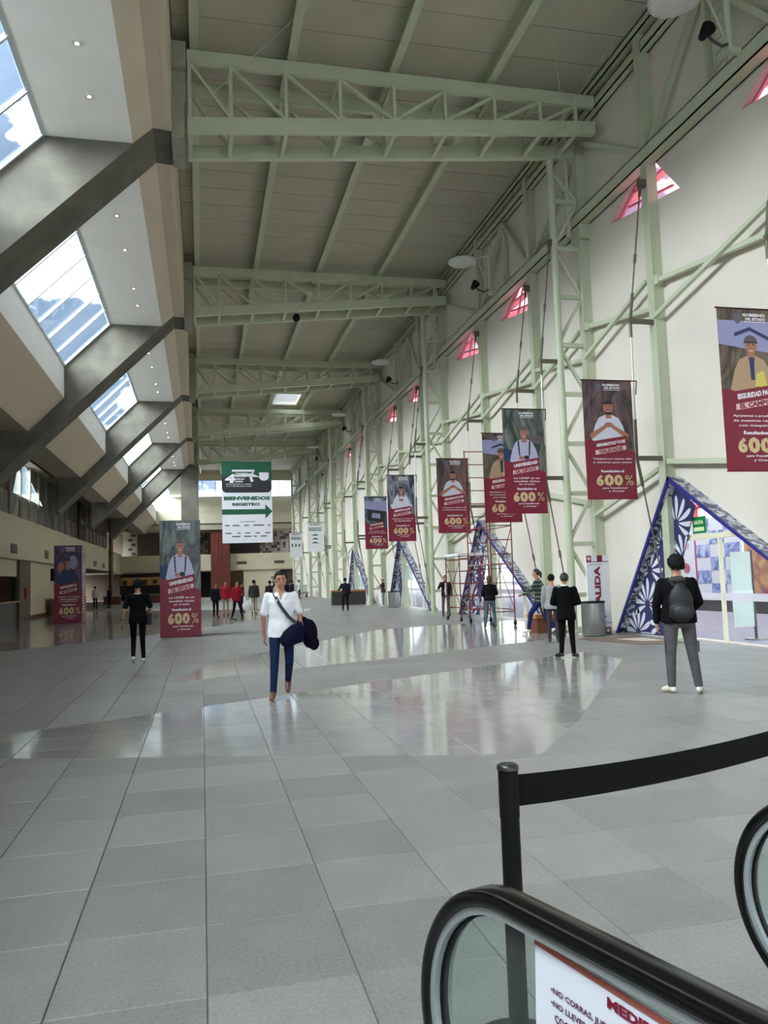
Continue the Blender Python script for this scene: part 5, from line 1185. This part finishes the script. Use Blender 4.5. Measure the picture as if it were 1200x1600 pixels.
p, W_, V, Hp, sc = person('man in dark green plaid overshirt and blue jeans striding near the scaffold', 8.95, 20.1, 1.74, -56, top=('jacket', (38, 52, 46)), topmat=plaid(), trousers=(34, 40, 92), shoes=(232, 226, 220), hair='tail', hairm=M('dark_brown_hair', (44, 32, 27)),
    pose=dict(kneeL=(-.09, .26, .55), ankL=(-.08, .34, .12), toeL=(-.08, .50, .04), kneeR=(.09, -.08, .50), ankR=(.09, -.36, .15), toeR=(.10, -.22, .04), elL=(-.24, .16, 1.18), wrL=(-.2, .42, 1.08), elR=(.24, -.15, 1.16), wrR=(.22, .05, 1.02)), hem=.84, lean=(0, .10), slim=1.05)
# woman by the scaffold
p, W_, V, Hp, sc = person('woman with brown hair, black jacket and blue jeans walking past the scaffold', 8.66, 23.2, 1.60, 26, top=('jacket', (14, 12, 14)), trousers=(78, 92, 112), shoes=(26, 22, 22), hair='long', hairm=HAIRB, female=True,
    pose=dict(kneeL=(-.13, .03, .5), ankL=(-.19, .0, .09), toeL=(-.22, .15, .03), kneeR=(.12, .06, .5), ankR=(.16, -.06, .10), elR=(.24, .06, 1.15), wrR=(.12, .22, 1.1), wrL=(-.16, .2, 1.0)), hem=.92, slim=.95)
# photographer
p, W_, V, Hp, sc = person('man in open black jacket over white T-shirt raising a hand to his face', 9.68, 31.0, 1.66, 196, top=('jacket', (36, 30, 34)), trousers=(78, 82, 92), shoes=(34, 30, 32), hair='short', coat_open=(214, 210, 210), vox=.018,
    pose=dict(elR=(.30, .10, 1.22), wrR=(.10, .20, 1.48), handR=(.04, .2, 1.56), kneeR=(.13, .02, .5), ankR=(.14, 0, .085), ankL=(-.14, 0, .085)), hem=.86)
# far people
p, W_, V, Hp, sc = person('man in dark navy jacket and black trousers walking away in the right background', 7.18, 40.3, 1.70, 2, top=('jacket', (28, 30, 44)), trousers=(18, 18, 20), shoes=(20, 18, 18), vox=.022, pose=dict(kneeL=(-.12, .02, .5), ankL=(-.15, 0, .085), kneeR=(.12, .06, .5), ankR=(.13, .05, .085), elL=(-.3, .03, 1.16), wrL=(-.34, .22, 1.12), wrR=(.29, .04, .88)), hem=.84)
person('person in white cap and dark top leaning by the third portal', 10.0, 43.9, 1.66, -80, top=('short', (90, 56, 62)), trousers=(120, 132, 150), shoes=(200, 196, 190), vox=.024, hatc=(220, 216, 210), pose=dict(elL=(-.2, .2, 1.2), wrL=(-.1, .3, 1.25), elR=(.2, .2, 1.2), wrR=(.1, .32, 1.2)))
G = 'people gathered in the far middle of the hall'
far = [(.62, 39.2, 1.66, 150, 'jacket', (26, 26, 30), (24, 24, 28), 'person in black standing at the left end of the far group', {}),
       (1.15, 41.0, 1.74, 170, 'jacket', (150, 34, 42), (150, 140, 120), 'person in red top and khaki trousers in the far group', {}),
       (1.50, 35.9, 1.72, 150, 'hood', (148, 30, 44), (18, 18, 20), 'person in bright red hooded jacket and black trousers standing with legs apart', dict(kneeL=(-.12, .12, .5), ankL=(-.16, .2, .09), kneeR=(.12, -.06, .5), ankR=(.2, -.14, .10), wrL=(-.1, .25, 1.12), elL=(-.26, .05, 1.14))),
       (2.60, 41.4, 1.76, 10, 'jacket', (52, 54, 50), (176, 160, 132), 'person in dark grey top and khaki trousers with back turned', {}),
       (2.1, 44.5, 1.68, 60, 'jacket', (30, 30, 32), (34, 34, 38), 'person in black partly hidden behind the red hooded jacket', {}),
       (3.55, 43.0, 1.70, -10, 'jacket', (44, 34, 44), (40, 36, 46), 'person in dark purple jacket behind the man in the white shirt', dict(elR=(.3, .1, 1.5), wrR=(.22, .2, 1.75))),
       (3.0, 47.0, 1.65, 100, 'jacket', (24, 24, 28), (30, 30, 34), 'person in black jacket deeper in the far group', {}),
       (5.3, 52.0, 1.68, -30, 'jacket', (30, 34, 56), (34, 34, 40), 'person in navy standing right of the man in the white shirt, far away', {}),
       (5.9, 54.5, 1.64, 30, 'jacket', (34, 28, 32), (30, 28, 30), 'shorter person in dark clothes beside the one in navy, far away', {}),
       (8.6, 72.0, 1.72, 90, 'short', (216, 214, 212), (34, 32, 34), 'person in white shirt by the dark far doorway', {}),
       (7.9, 71.0, 1.66, 80, 'jacket', (30, 26, 28), (26, 24, 26), 'person in dark clothes pushing a trolley by the far doorway', {}),
       (-7.9, 63.5, 1.72, 20, 'short', (204, 206, 210), (38, 36, 60), 'person in white top right of the left advertising tower', {}),
       (-7.0, 64.5, 1.68, -60, 'jacket', (34, 30, 34), (26, 24, 28), 'person in dark clothes right of the left advertising tower', {})]
for x, y, H, fc, kd, tcol, pcol, lb, ps in far:
    r_ = person(lb, x, y, H, fc, top=(kd, tcol), trousers=pcol, shoes=(30, 27, 27), vox=.028, pose=ps, hem=.84)
    if 'bright red' in lb:
        b = MB(); b.ell((-.33, .05, .62), .26, .10, .26, 16, 10); b.ell((-.22, .06, .85), .12, .07, .16); b.ell((-.42, .05, .84), .07, .05, .16)
        b = MB(); b.ell((-.38, .28, .60), .28, .12, .26, 16, 10); b.ell((-.22, .28, .88), .07, .06, .2); b.ell((-.52, .28, .82), .06, .05, .16)
        held(r_[0], 'plastic_bag', 'big white plastic bag held by the person in the red hooded jacket', 'bag', [('bag_body', b, M('plastic_white', (226, 226, 226), .35), .03)])
    if 'purple' in lb:
        held(r_[0], 'tablet', 'white framed tablet held up beside the head of the man in the white shirt', 'tablet', [('frame', MB().box(.10, .34, .20, .215, 1.70, 2.0), TXTW, 0), ('screen', MB().box(.13, .31, .197, .2, 1.74, 1.96), M('screen_grey', (150, 140, 130), .3), 0)])
# person behind the suit man
person('person in grey top half hidden behind the man in the black suit', 8.05, 17.4, 1.60, 25, top=('long', (150, 148, 146)), trousers=(60, 58, 62), shoes=(60, 50, 44), vox=.018)
